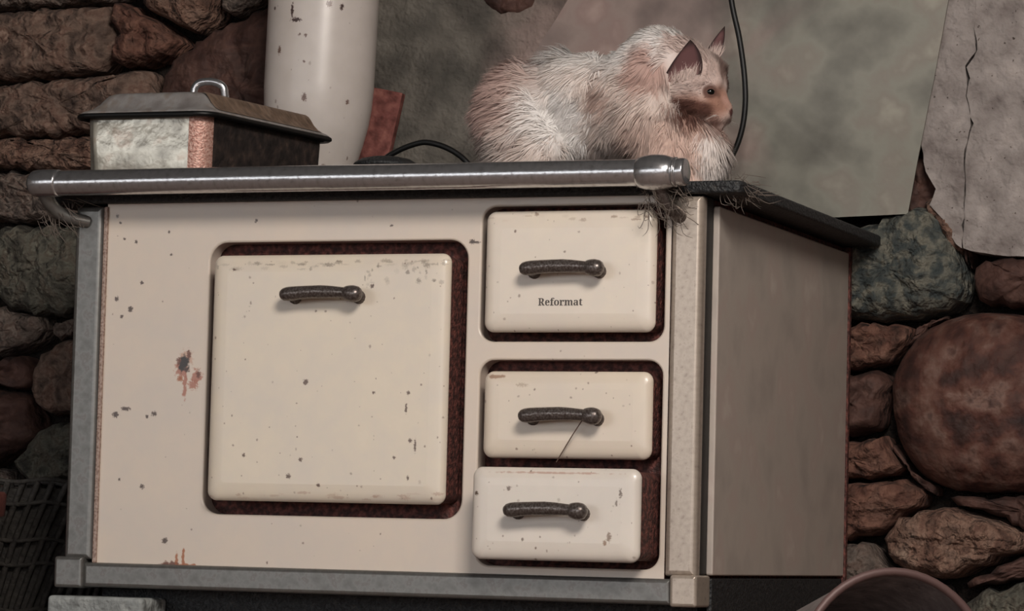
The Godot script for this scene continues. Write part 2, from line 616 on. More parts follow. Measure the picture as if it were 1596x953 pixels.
func back_wall() -> void:
	var w := struct("wall_back")
	part("mortar", slab(-5.2, 5.2, 0.0, 2.9, -1.2, -0.875, 0.002, 0.001, 1).done(), M.mortar, w)
	var z := -0.84
	var S := [
		["stone_grey", 0.055, [-0.695, 1.175, -0.587, 1.186, -0.454, 1.187, -0.399, 1.189, -0.381, 1.146, -0.387, 1.074, -0.476, 1.065, -0.568, 1.058, -0.689, 1.057]],
		["stone_red", 0.06, [-0.394, 1.191, -0.363, 1.193, -0.307, 1.158, -0.267, 1.133, -0.248, 1.111, -0.258, 1.100, -0.284, 1.087, -0.345, 1.077, -0.384, 1.073, -0.379, 1.140]],
		["stone_tan", 0.07, [-0.363, 1.251, -0.165, 1.243, -0.176, 1.172, -0.203, 1.142, -0.231, 1.133, -0.260, 1.140, -0.286, 1.164, -0.331, 1.182]],
		["stone_ash", 0.045, [-0.699, 1.265, -0.368, 1.251, -0.371, 1.198, -0.468, 1.193, -0.614, 1.190, -0.695, 1.188]],
		["stone_ash", 0.05, [-0.171, 1.243, -0.070, 1.239, -0.081, 1.188, -0.128, 1.167, -0.166, 1.160, -0.174, 1.181]],
		["stone_wine", 0.05, [-0.300, 1.048, -0.274, 1.079, -0.237, 1.109, -0.180, 1.142, -0.128, 1.161, -0.043, 1.192, 0.02, 1.15, 0.03, 0.950, -0.033, 0.880, -0.286, 0.885]],
		["stone_grey", 0.05, [-0.689, 1.045, -0.528, 1.050, -0.390, 1.061, -0.316, 1.067, -0.305, 1.046, -0.294, 0.957, -0.445, 0.956, -0.524, 0.952, -0.685, 0.959]],
		["stone_tan", 0.045, [-0.685, 0.948, -0.524, 0.947, -0.294, 0.948, -0.289, 0.885, -0.442, 0.883, -0.682, 0.897]],
		["stone_ash", 0.05, [-0.682, 0.890, -0.442, 0.879, -0.362, 0.842, -0.360, 0.796, -0.517, 0.791, -0.678, 0.800]],
		["stone_green", 0.06, [-0.637, 0.785, -0.544, 0.787, -0.438, 0.783, -0.396, 0.727, -0.406, 0.646, -0.464, 0.616, -0.537, 0.623, -0.618, 0.649]],
		["stone_ash", 0.045, [-0.671, 0.637, -0.591, 0.639, -0.517, 0.617, -0.502, 0.604, -0.534, 0.567, -0.587, 0.550, -0.667, 0.545]],
		["stone_grey", 0.06, [-0.525, 0.539, -0.487, 0.567, -0.443, 0.583, -0.391, 0.588, -0.385, 0.449, -0.437, 0.442, -0.503, 0.441, -0.528, 0.471]],
		["stone_wine", 0.045, [-0.666, 0.538, -0.586, 0.544, -0.541, 0.547, -0.532, 0.506, -0.536, 0.490, -0.584, 0.492, -0.664, 0.494]],
		["stone_wine", 0.06, [-0.664, 0.484, -0.584, 0.487, -0.539, 0.481, -0.509, 0.413, -0.540, 0.384, -0.579, 0.362, -0.657, 0.336]],
		["stone_green", 0.05, [-0.505, 0.430, -0.385, 0.438, -0.381, 0.346, -0.433, 0.331, -0.497, 0.313, -0.550, 0.320, -0.562, 0.357, -0.532, 0.381]],
		["stone_ash", 0.04, [-0.483, 0.613, -0.444, 0.620, -0.393, 0.640, -0.391, 0.594, -0.443, 0.590, -0.487, 0.576, -0.501, 0.588]],
		["stone_ash", 0.05, [-0.657, 0.324, -0.578, 0.348, -0.563, 0.314, -0.444, 0.301, -0.379, 0.300, -0.375, 0.197, -0.651, 0.190]],
		["stone_ash", 0.05, [-0.651, 0.181, -0.375, 0.190, -0.370, 0.060, -0.645, 0.051]],
		["lichen", 0.075, [0.94, 0.731, 1.006, 0.765, 1.051, 0.780, 1.094, 0.792, 1.124, 0.800, 1.155, 0.771, 1.179, 0.729, 1.193, 0.692, 1.190, 0.644, 1.167, 0.627, 1.138, 0.619, 1.095, 0.612, 1.052, 0.612, 0.94, 0.617]],
		["stone_wine", 0.055, [1.199, 0.700, 1.253, 0.714, 1.398, 0.715, 1.399, 0.633, 1.291, 0.631, 1.233, 0.635, 1.202, 0.646]],
		["stone_boulder", 0.11, [1.066, 0.483, 1.069, 0.514, 1.082, 0.550, 1.117, 0.593, 1.170, 0.619, 1.222, 0.624, 1.296, 0.619, 1.358, 0.588, 1.390, 0.505, 1.381, 0.403, 1.341, 0.351, 1.296, 0.335, 1.227, 0.330, 1.164, 0.336, 1.110, 0.362, 1.079, 0.416]],
		["stone_red", 0.05, [0.94, 0.598, 1.025, 0.606, 1.097, 0.603, 1.108, 0.588, 1.077, 0.546, 1.034, 0.531, 0.94, 0.528]],
		["stone_wine", 0.05, [0.94, 0.520, 1.027, 0.524, 1.047, 0.529, 1.063, 0.514, 1.057, 0.451, 1.036, 0.424, 0.94, 0.419]],
		["stone_red", 0.045, [0.94, 0.408, 1.029, 0.413, 1.060, 0.420, 1.080, 0.393, 1.091, 0.362, 1.057, 0.353, 0.94, 0.347]],
		["stone_red", 0.05, [0.94, 0.341, 1.057, 0.347, 1.097, 0.356, 1.136, 0.317, 1.090, 0.289, 1.050, 0.255, 0.94, 0.251]],
		["stone_tan", 0.075, [1.056, 0.251, 1.090, 0.289, 1.143, 0.306, 1.217, 0.298, 1.301, 0.273, 1.311, 0.248, 1.239, 0.216, 1.176, 0.189, 1.104, 0.196, 1.066, 0.215]],
		["stone_wine", 0.05, [1.143, 0.321, 1.227, 0.323, 1.403, 0.334, 1.404, 0.250, 1.321, 0.261, 1.217, 0.304]],
		["stone_wine", 0.05, [1.187, 0.181, 1.244, 0.212, 1.322, 0.242, 1.404, 0.244, 1.404, 0.195, 1.297, 0.195, 1.203, 0.176]],
		["stone_green", 0.055, [1.198, 0.168, 1.302, 0.189, 1.404, 0.187, 1.406, 0.098, 1.188, 0.091]],
		["stone_ash", 0.045, [0.94, 0.242, 1.046, 0.246, 1.057, 0.211, 1.102, 0.187, 1.177, 0.181, 1.188, 0.091, 0.94, 0.084]],
		["stone_wine", 0.03, [1.112, 0.606, 1.133, 0.612, 1.165, 0.621, 1.123, 0.598, 1.090, 0.558]],
		["stone_wine", 0.03, [1.067, 0.409, 1.075, 0.410, 1.106, 0.358, 1.155, 0.330, 1.138, 0.323, 1.099, 0.363]],
	]
	M.stone_boulder = nmat(ntex(14, 0.013, [[0.0, "#241613"], [0.34, "#4c302a"], [0.5, "#6b463b"], [0.62, "#7a5b50"], [0.76, "#937d73"], [1.0, "#3f2d2a"]], 7), 2.2, 0.78, Color(0.8, 0.74, 0.72), M.bump, 0.8)
	for i in S.size():
		var s = S[i]
		var big: bool = s[0] == "stone_boulder"
		part("stone", stone_mesh(s[2], z, s[1], 100 + i, 2.6 if big else 6.0, 0.003 if big else 0.012), M[s[0]], w)
	# the rubble goes on beyond the view and behind the stove
	rng.seed = 606
	for span in [[-1.5, -0.72, 0.02, 1.5], [-0.355, 0.0, 0.02, 0.84], [1.42, 2.2, 0.02, 0.68], [-0.68, -0.06, 1.275, 1.62]]:
		var y: float = span[2]
		while y < span[3]:
			var hh := minf(rng.randf_range(0.085, 0.15), span[3] - y + 0.02)
			var x: float = span[0]
			while x < span[1] - 0.05:
				var ww := minf(rng.randf_range(0.12, 0.24), span[1] - x)
				var o := []
				for q in [[0.02, 0.15], [0.25, 0.0], [0.75, 0.02], [0.98, 0.2], [1.0, 0.75], [0.7, 1.0], [0.3, 0.97], [0.0, 0.8]]:
					o += [x + 0.006 + (ww - 0.012) * q[0] + rng.randf_range(-0.006, 0.006), y + (hh - 0.012) * q[1] + rng.randf_range(-0.006, 0.006)]
				part("stone", stone_mesh(o, z, rng.randf_range(0.04, 0.06), rng.randi() % 9000, 6.0, 0.012), M[["stone_grey", "stone_ash", "stone_red", "stone_green", "stone_wine", "stone_tan"][rng.randi() % 6]], w)
				x += ww
			y += hh
	# plaster of the chimney breast, a patchy coat with mauve and sooty stains in it
	var mb := MB.new()
	var f := noise(61, 22.0, 4)
	var g := noise(62, 5.0, 4)
	var nx := 90
	var ny := 60
	for j in ny + 1:
		for i in nx + 1:
			var x := lerpf(-0.03, 0.95, float(i) / nx)
			var y := lerpf(0.6, 1.62, float(j) / ny)
			if i == 0:
				x += 0.03 * f.get_noise_2d(0, y)
			var mauve := clampf((x - 0.33 + 0.12 * g.get_noise_2d(x, y)) / 0.1, 0, 1)
			var soot := clampf(0.5 - 2.2 * (g.get_noise_2d(x + 3, y * 0.8) + 0.05), 0, 1) * 0.3
			var c := Color(0.52, 0.515, 0.475).lerp(Color(1.0, 0.82, 0.79), mauve).lerp(Color(0.25, 0.22, 0.2), soot)
			mb.c = c
			mb.add(Vector3(x, y, -0.8 + 0.006 * f.get_noise_2d(x * 0.6, y * 0.6)))
	for j in ny:
		for i in nx:
			var a := j * (nx + 1) + i
			mb.quad(a, a + 1, a + nx + 2, a + nx + 1)
	var edge := MB.new()
	part("plaster", mb.done(1), M.plaster, w, "sooty grey plaster behind the stove pipe")
	edge.c = Color(0.5, 0.5, 0.46)
	slab(-0.025, 0.945, 0.6, 1.62, -0.88, -0.806, 0.002, 0.001, 1, edge)
	part("plaster_base", edge.done(), M.plaster, w)
	# a brick end shows through above
	part("brick", stone_mesh([0.335, 1.21, 0.33, 1.165, 0.36, 1.14, 0.41, 1.138, 0.435, 1.16, 0.44, 1.21], -0.815, 0.022, 310, 5.0, 0.006), M.stone_wine, w)
	# whitewashed coat right of the sheet, broken in two by a crack that runs down it
	var crack := [1.2055, 1.62, 1.2045, 1.085, 1.2095, 1.05, 1.1915, 1.024, 1.1955, 1.006, 1.1925, 0.975, 1.2025, 0.928, 1.1915, 0.886, 1.1925, 0.80, 1.19, 0.726]
	var wide := [0.0, 0.0, 0.0012, 0.0014, 0.0012, 0.0008, 0.0012, 0.001, 0.0009, 0.0007]
	var left := [0.94, 1.62]
	var right := [1.24, 0.714, 1.290, 0.712, 1.34, 0.709, 1.40, 0.722, 1.46, 0.713, 2.2, 0.7, 2.2, 1.62]
	for k in 10:
		left += [crack[k * 2] - wide[k], crack[k * 2 + 1]]
		right += [crack[k * 2] + wide[k], crack[k * 2 + 1]]
	left += [1.178, 0.735, 1.157, 0.772, 1.137, 0.798, 1.142, 0.823, 1.126, 0.853, 1.119, 0.897, 1.09, 0.93, 1.04, 1.0]
	part("plaster", coat_mesh(left, -0.787, -0.86, 320), M.whitewash, w, "whitewashed plaster left of the crack")
	part("plaster", coat_mesh(right, -0.788, -0.86, 321), M.whitewash, w, "whitewashed plaster right of the crack")
	part("stone", stone_mesh([1.06, 0.9, 1.14, 0.9, 1.15, 0.76, 1.06, 0.76], -0.86, 0.03, 322, 4.0, 0.01), M.stone_wine, w)
	part("rubble", stone_mesh([1.112, 0.80, 1.135, 0.815, 1.16, 0.79, 1.185, 0.745, 1.195, 0.71, 1.17, 0.725, 1.15, 0.76], -0.84, 0.05, 323, 4.0, 0.012), M.stone_tan, w)
	part("rubble", stone_mesh([1.18, 0.79, 1.2, 0.78, 1.2, 0.7, 1.185, 0.69], -0.84, 0.035, 324, 4.0, 0.012), M.stone_wine, w)

# ---------------------------------------------------------------- the stove
func ring_panel(mb: MB, X0: float, X1: float, Y0: float, Y1: float, x0: float, x1: float, y0: float, y1: float, r: float) -> void:
	var n := 8
	var outer := PackedVector3Array()
	var cs := [[x1, y1 - r, X1, Y1, x1 - r, y1], [x0 + r, y1, X0, Y1, x0, y1 - r], [x0, y0 + r, X0, Y0, x0 + r, y0], [x1 - r, y0, X1, Y0, x1, y0 + r]]
	for k in 4:
		var q: Array = cs[k]
		for i in n + 1:
			var t := float(i) / n
			var corner := Vector2(q[2], q[3])
			var a := Vector2(q[2], q[1]) if k % 2 == 0 else Vector2(q[0], q[3])
			var b := Vector2(q[4], q[3]) if k % 2 == 0 else Vector2(q[2], q[5])
			var p := a.lerp(corner, t * 2) if t < 0.5 else corner.lerp(b, t * 2 - 1)
			outer.append(Vector3(p.x, p.y, 0))
	var lip := 0.003
	var rings := [outer, rrect(x0 - lip, x1 + lip, y0 - lip, y1 + lip, r + lip, 0, n)]
	rings.append(rings[1])
	for a in [0.35, 0.7, 1.0]:
		var s: float = lip * (1 - sin(a * PI / 2))
		rings.append(rrect(x0 - s, x1 + s, y0 - s, y1 + s, r + s, -lip * (1 - cos(a * PI / 2)), n))
	rings.append(rrect(x0, x1, y0, y1, r, -0.03, n))
	mb.loft(rings, true, false, false)

func make_handle(parent: Node, at: Vector3, half: float) -> void:
	var h := Node3D.new()
	h.name = "handle"
	parent.add_child(h, true)
	h.position = at
	var k := half / 0.055
	var xs := [-0.0635, -0.062, -0.058, -0.052, -0.045, -0.03, -0.015, 0.0, 0.015, 0.028, 0.038, 0.0385, 0.042, 0.046, 0.051, 0.057, 0.061, 0.0635, 0.0645]
	var rs := [0.001, 0.006, 0.009, 0.0103, 0.0104, 0.0098, 0.0096, 0.0098, 0.0092, 0.0084, 0.008, 0.0096, 0.0108, 0.0118, 0.0124, 0.0116, 0.0095, 0.006, 0.001]
	var pts := []
	for x in xs:
		pts.append(Vector3(x * k, 0.004 * (1.0 - pow(x / 0.06, 2)), 0.026))
	part("grip", tube(pts, rs, 18).done(), M.handle, h)
	for s in [-1, 1]:
		part("post", tube([Vector3(s * 0.05 * k, -0.002, -0.002), Vector3(s * 0.05 * k, -0.002, 0.004), Vector3(s * 0.05 * k, -0.002, 0.006), Vector3(s * 0.05 * k, -0.001, 0.02), Vector3(s * 0.05 * k, 0, 0.026)], [0.0105, 0.01, 0.0072, 0.0068, 0.0075], 14).done(), M.handle, h)

func make_door(parent: Node, n: String, x0: float, x1: float, y0: float, y1: float, z: float, face: Material) -> MeshInstance3D:
	# rusty pan behind, pillowed enamel plate in front
	var d := part(n, slab(x0 + 0.003, x1 - 0.003, y0 + 0.003, y1 - 0.003, -0.034, z - 0.012, 0.012, 0.002, 6).done(), M.rust, parent)
	var mb := MB.new()
	var rings := []
	for q in [[0.004, -0.016], [0.001, -0.0145], [0.0, -0.012], [0.0008, -0.0085], [0.003, -0.0055], [0.0065, -0.003], [0.011, -0.0015], [0.017, -0.0006], [0.026, 0.0]]:
		var s: float = q[0]
		rings.append(rrect(x0 + s, x1 - s, y0 + s, y1 - s, maxf(0.014 - s * 0.35, 0.005), z + q[1], 8))
	mb.loft(rings)
	for i in mb.v.size():
		mb.uv[i] = Vector2((mb.v[i].x - x0) / (x1 - x0), (y1 - mb.v[i].y) / (y1 - y0))
	part("enamel_face", mb.done(), face, d)
	return d

func stove() -> void:
	var t := thing("kitchen_stove", "old cream enamel kitchen range with oven door, three drawers and chrome rail", "stove")
	# carcass; its front stands behind the openings
	part("carcass", slab(0.01, 0.997, 0.15, 0.728, -0.755, -0.034, 0.004, 0.002).done(), M.rust, t)
	part("plinth", slab(0.03, 0.985, 0.0, 0.15, -0.72, -0.06, 0.004, 0.002).done(), M.iron, t)
	var cream := Color("#d2c3b3")
	var pale := Color("#cbbfb4")
	var K := Color(0.16, 0.12, 0.1)
	var brown := Color(0.36, 0.2, 0.14, 0.85)
	var rose := Color(0.6, 0.33, 0.25, 0.7)
	var orange := Color(0.58, 0.3, 0.16, 0.75)
	var spots := []
	# the burst chip left of the door, with rust running from it (in mm from the left and from one metre up)
	for s in [[184, 522, 12, 17, rose], [190, 507, 13, 15, Color(0.7, 0.5, 0.4, 0.5)], [181, 511, 6, 8, brown], [195, 501, 4, 8, brown], [188, 515, 9, 14, K], [190, 547, 4, 24, rose], [182, 537, 6, 5, orange], [209, 534, 9, 13, rose], [204, 546, 9, 8, rose], [212, 531, 4, 7, brown]]:
		spots.append(s)
	for s in [[178, 816, 14, 6, brown], [186, 812, 3, 16, orange], [197, 806, 2.5, 20, orange], [203, 817, 22, 4, orange], [165, 817, 12, 3, brown]]:
		spots.append(s)
	for s in [[70, 416, 4, 4], [94, 432, 4.5, 4.5], [80, 443, 3, 3], [112, 392, 3, 3], [100, 330, 3, 3], [155, 315, 2.5, 2.5], [160, 350, 2.5, 2], [75, 592, 6, 5], [92, 583, 9, 3], [140, 590, 5, 4], [128, 594, 3, 3], [124, 700, 4, 4], [165, 780, 5, 5], [85, 690, 2.5, 2.5], [66, 290, 3, 3], [72, 300, 2, 2], [80, 325, 2.5, 2.5], [648, 335, 5, 4], [653, 336, 9, 2], [240, 835, 4, 3], [420, 825, 3, 2], [300, 300, 3, 3], [520, 310, 2.5, 2], [600, 850, 3, 3]]:
		spots.append([s[0], s[1], s[2], s[3], Color(0.24, 0.18, 0.15, 0.85)])
	for q in spots:      # millimetres to the 1024 pixels of a metre
		q[0] *= 1.024
		q[1] *= 1.024
	var tex := enamel(71, 1024, 1024, cream, pale, 170, spots)
	var m := enamel_mat(tex, null)
	var mb := MB.new()
	ring_panel(mb, 0.05, 0.653, 0.18, 0.728, 0.226, 0.642, 0.261, 0.667, 0.028)
	ring_panel(mb, 0.653, 0.953, 0.506, 0.728, 0.664, 0.944, 0.519, 0.715, 0.022)
	ring_panel(mb, 0.653, 0.953, 0.18, 0.506, 0.666, 0.944, 0.196, 0.492, 0.022)
	part("front_panel", mb.done(1), m, t, "cream enamel front plate with chips and rust stains")
	# doors
	rng.seed = 9
	var edge := []
	for k in 46:      # worn, dirty upper edge
		edge.append([rng.randf() * 384, 10 + rng.randf() * 12, 2 + rng.randf() * 8, 1 + rng.randf() * 3, Color(0.44, 0.4, 0.36, rng.randf() * 0.45)])
	for k in 22:
		edge.append([rng.randf() * 384, 352 + rng.randf() * 12, 4 + rng.randf() * 12, 1 + rng.randf() * 2, Color(0.56, 0.4, 0.34, rng.randf() * 0.35)])
	for k in 26:      # scratches at the upper right
		edge.append([250 + rng.randf() * 125, 14 + rng.randf() * 35, 1 + rng.randf() * 4, 1 + rng.randf() * 4, Color(0.36, 0.32, 0.28, rng.randf() * 0.5)])
	for s in [[160, 190, 4.5, 4.5], [262, 48, 3, 3], [325, 205, 3, 3], [322, 228, 2, 8], [330, 275, 3.5, 3], [155, 305, 4, 3], [136, 330, 4, 4], [185, 342, 3, 3], [62, 300, 3, 3], [270, 205, 2.5, 2.5], [305, 300, 2.5, 2.5], [338, 282, 2, 10], [328, 330, 2, 4], [36, 22, 3, 2]]:
		edge.append([s[0], s[1], s[2], s[3], Color(0.3, 0.22, 0.18, 0.8)])
	var dm := enamel_mat(enamel(72, 384, 368, Color("#dccfbc"), Color("#d4c9bb"), 110, edge), null)
	var d := make_door(t, "oven_door", 0.248, 0.628, 0.281, 0.645, 0.037, dm)
	make_handle(d, Vector3(0.437, 0.583, 0.036), 0.056)
	var e1 := []
	for k in 16:
		e1.append([rng.randf() * 260, 5 + rng.randf() * 10, 2 + rng.randf() * 8, 1 + rng.randf() * 2, Color(0.4, 0.3, 0.24, rng.randf() * 0.5)])
	var m1 := enamel_mat(enamel(73, 260, 176, Color("#dfd3c3"), Color("#d8cdc1"), 50, e1), null)
	d = make_door(t, "drawer", 0.678, 0.937, 0.531, 0.706, 0.027, m1)
	make_handle(d, Vector3(0.806, 0.619, 0.026), 0.0545)
	var tm := TextMesh.new()
	tm.text = "Reformat"
	var sf := SystemFont.new()
	sf.font_names = PackedStringArray(["Droid Serif"])
	sf.font_weight = 700
	sf.font_italic = true
	tm.font = sf
	tm.font_size = 32
	tm.pixel_size = 0.00044
	tm.depth = 0.0006
	var tx := part("lettering", tm, mat(Color(0.3, 0.27, 0.25), 0.5), d, "small dark maker's lettering")
	tx.position = Vector3(0.797, 0.5735, 0.0272)
	var m2 := enamel_mat(enamel(74, 256, 128, Color("#dccebc"), Color("#d6c9ba"), 30, [[20, 8, 18, 3, Color(0.45, 0.3, 0.22, 0.5)], [60, 20, 10, 3, Color(0.5, 0.4, 0.32, 0.3)]]), null)
	d = make_door(t, "drawer", 0.681, 0.936, 0.350, 0.475, 0.027, m2)
	make_handle(d, Vector3(0.809, 0.409, 0.026), 0.0535)
	var m3 := enamel_mat(enamel(75, 256, 132, Color("#dcd2c6"), Color("#d5ccc2"), 40, [[228, 34, 2.5, 7, Color(0.4, 0.34, 0.3, 0.8)], [222, 48, 2, 5, Color(0.4, 0.34, 0.3, 0.7)], [212, 96, 4, 7, Color(0.45, 0.36, 0.3, 0.7)], [206, 104, 3, 4, Color(0.5, 0.38, 0.3, 0.7)], [58, 30, 4, 3, Color(0.35, 0.28, 0.24, 0.7)], [8, 38, 3, 3, Color(0.3, 0.24, 0.2, 0.8)], [128, 7, 90, 1.5, Color(0.6, 0.4, 0.34, 0.4)]]), null)
	d = make_door(t, "drawer", 0.687, 0.939, 0.205, 0.336, 0.077, m3)
	make_handle(d, Vector3(0.809, 0.274, 0.076), 0.0535)
	# drawer 3 stands open a hand's breadth: its box bridges the gap
	part("drawer_box", slab(0.70, 0.926, 0.216, 0.325, -0.034, 0.064, 0.004, 0.002).done(), M.rust, d)
	# metal trims: corners, bead, foot
	var rt := nmat(ntex(37, 0.03, [[0.0, "#8c8078"], [0.22, "#b3a79d"], [0.7, "#c0b4aa"], [1.0, "#a09389"]], 5), 5.0, 0.3, Color(0.95, 0.94, 0.92), M.fine, 0.004, 0.4)
	part("corner_trim", slab(-0.001, 0.046, 0.188, 0.724, -0.03, 0.008, 0.003, 0.008, 4).done(), M.chrome, t, "dull chrome corner strip")
	part("trim_bead", slab(0.046, 0.0525, 0.183, 0.724, -0.01, 0.005, 0.002, 0.002).done(), nmat(ntex(38, 0.04, ["#5a4038", "#9a8478", "#b9a89c"], 4), 8.0, 0.5), t)
	part("corner_trim", slab(0.955, 1.001, 0.188, 0.726, -0.02, 0.008, 0.003, 0.008, 4).done(), rt, t, "bright corner strip with rust specks")
	part("base_trim", slab(0.034, 0.966, 0.147, 0.184, -0.04, 0.009, 0.003, 0.006, 3).done(), M.chrome, t, "dull chrome foot strip")
	part("corner_cap", slab(-0.012, 0.036, 0.145, 0.192, -0.05, 0.016, 0.004, 0.005, 3).done(), M.chrome, t)
	part("corner_cap", slab(0.966, 1.006, 0.145, 0.19, -0.05, 0.016, 0.004, 0.005, 3).done(), rt, t)
	# right side: enamel sheet in a thin frame
	part("side_panel", slab(0.045, 0.752, 0.19, 0.716, 0.0, 0.010, 0.004, 0.002).done(), M.side, t, "greyer enamel side plate").transform = Transform3D(Basis(Vector3(0, 0, -1), Vector3.UP, Vector3(1, 0, 0)), Vector3(1.0, 0, 0))
	part("corner_shade_strip", slab(0.98, 1.0005, 0.19, 0.727, -0.046, -0.004, 0.002, 0.001).done(), M.black, t)  # black strip painted in as the shade between trim and side panel
	part("side_base", slab(1.0, 1.008, 0.03, 0.186, -0.75, -0.05, 0.002, 0.002).done(), M.iron, t)
	part("back_edge", slab(0.995, 1.012, 0.15, 0.726, -0.768, -0.755, 0.002, 0.002).done(), M.rust, t)
	# cast top
	var top := slab(-0.052, 1.06, -0.015, 0.772, 0.728, 0.746, 0.012, 0.004, 5)
	var tt := part("cooktop", top.done(), M.iron, t, "black cast-iron hob plate")
	tt.transform = Transform3D(Basis(Vector3.RIGHT, Vector3(0, 0, -1), Vector3.UP), Vector3.ZERO)
	# rail with its end pieces
	var ry := 0.7532
	var rz := 0.068
	part("rail", tube([Vector3(0.0, ry, rz), Vector3(0.3, ry, rz), Vector3(0.6, ry - 0.0005, rz), Vector3(0.93, ry - 0.001, rz)], [0.0192], 32).done(), M.rail, t, "chrome front rail")
	var capx := [-0.0465, -0.0462, -0.0445, -0.04, -0.032, -0.02, -0.008, 0.0, 0.0032, 0.0034]
	var capr := [0.001, 0.012, 0.0165, 0.0195, 0.0208, 0.0212, 0.0212, 0.0208, 0.0202, 0.015]
	var pts := []
	for x in capx:
		pts.append(Vector3(x, ry, rz))
	part("rail_end", tube(pts, capr, 28).done(), M.rail, t)
	pts = []
	var rad := [0.018, 0.0205, 0.0225, 0.0245, 0.0255, 0.0255, 0.0245, 0.0222, 0.0205, 0.0185, 0.0185, 0.0212, 0.0212, 0.0185, 0.0185, 0.0198, 0.0195, 0.0175, 0.001]
	var bx := [0.9235, 0.924, 0.929, 0.937, 0.946, 0.954, 0.963, 0.971, 0.9752, 0.9758, 0.9772, 0.9778, 0.9808, 0.9814, 0.983, 0.9838, 0.992, 0.9955, 0.996]
	for x in bx:
		pts.append(Vector3(x, ry - 0.001, rz))
	part("rail_end", tube(pts, rad, 32).done(), M.rail, t)
	part("rail_bracket", tube(curve([Vector3(-0.025, 0.742, 0.064), Vector3(-0.022, 0.725, 0.05), Vector3(-0.008, 0.708, 0.03), Vector3(0.02, 0.70, 0.004)], 4), [0.013, 0.012, 0.0115, 0.011, 0.0105, 0.01], 14).done(), M.chrome, t)
	part("rail_bracket", tube(curve([Vector3(0.952, 0.742, 0.064), Vector3(0.954, 0.722, 0.052), Vector3(0.962, 0.705, 0.03), Vector3(0.968, 0.696, 0.004)], 4), [0.013, 0.012, 0.0115, 0.011, 0.0105, 0.01], 14).done(), M.handle, t)

# ---------------------------------------------------------------- things on and around the stove
func sheet() -> void:
	var o := [0.56, 1.29, 1.19, 1.29, 1.174, 1.193, 1.135, 0.975, 1.101, 0.782, 0.98, 0.778, 0.716, 0.762, 0.42, 0.75, 0.395, 0.96, 0.442, 1.064, 0.52, 1.19]
	var f := noise(81, 4.0, 3)
	var mb := MB.new()
	var poly := PackedVector2Array()
	for i in range(0, o.size(), 2):
		var a := Vector2(o[i], o[i + 1])
		var b := Vector2(o[(i + 2) % o.size()], o[(i + 3) % o.size()])
		for k in 8:
			poly.append(a.lerp(b, k / 8.0))
	var mid := Vector2(0.8, 1.02)
	var rings := []
	for s in [[0.02, 0], [0.25, 0], [0.5, 0], [0.75, 0], [0.9, 0], [1.0, 0], [1.0, 0], [1.0, 1], [1.0, 1], [0.5, 1], [0.02, 1]]:
		var r := PackedVector3Array()
		for q in poly:
			var p: Vector2 = mid.lerp(q, s[0])
			r.append(Vector3(p.x, p.y, -0.776 + 0.007 * f.get_noise_2d(p.x, p.y) - (0.003 if s[1] else 0.0)))
		rings.append(r)
	mb.loft(rings)
	for i in mb.v.size():
		var p := mb.v[i]
		var wv := clampf((0.86 - p.x + 0.15 * f.get_noise_2d(p.x * 2, p.y * 2 + 4)) / 0.14, 0, 1)
		mb.col[i] = Color(0.86, 0.88, 0.8).lerp(Color(1.0, 0.8, 0.77), wv)
	var t := thing("metal_sheet", "large dull grey metal sheet standing against the wall behind the cat", "metal sheet")
	part("panel", mb.done(), M.sheet, t)

func flue() -> void:
	var t := thing("stove_pipe", "fat white enamelled stove pipe with rust chips rising behind the roasting tin", "stove pipe", Vector3(0.096, 0.747, -0.64))
	var spots := []
	rng.seed = 14
	for k in 26:
		var r := rng.randf_range(2, 4.5)
		spots.append([rng.randf() * 512, 40 + rng.randf() * 400, r, r * rng.randf_range(0.8, 1.8), Color(0.35, 0.25, 0.22, 0.8)])
	# chips where the photograph has them: around the middle of the front
	for s in [[250, 210, 9, 3.5], [243, 196, 2.5, 11], [247, 158, 2.5, 7], [290, 172, 3.5, 3.5], [318, 190, 3, 5], [280, 96, 3, 4], [280, 108, 3, 4], [252, 146, 3, 3], [240, 84, 2, 4], [205, 190, 2.5, 2.5]]:
		spots.append([s[0], s[1], s[2], s[3], Color(0.2, 0.13, 0.12, 0.9)])
	var em := enamel_mat(enamel(76, 512, 512, Color("#d2c9c3"), Color("#c6bdb6"), 120, spots), null)
	var mb := MB.new()
	var rings := []
	var prof := [[0.0, 0.062], [0.05, 0.063], [0.09, 0.066], [0.125, 0.073], [0.155, 0.081], [0.185, 0.088], [0.215, 0.092], [0.25, 0.094], [0.4, 0.0945], [0.6, 0.0945], [0.9, 0.0945]]
	for q in prof:
		var y: float = q[0]
		var r := PackedVector3Array()
		for i in 49:
			var a := TAU * i / 48.0 - PI
			r.append(Vector3(0.012 * y * 2.2 + sin(a) * q[1], y, cos(a) * q[1]))
		rings.append(r)
	mb.loft(rings, false, false, false)
	for i in mb.v.size():
		mb.uv[i] = Vector2((i % 49) / 48.0, 1.0 - mb.v[i].y / 0.6)
	part("pipe", mb.done(0), em, t)
	part("pipe_collar", lathe([[0.062, 0.0], [0.086, 0.0], [0.088, 0.003], [0.086, 0.012], [0.066, 0.02], [0.062, 0.022]], 40).done(), M.iron, t)

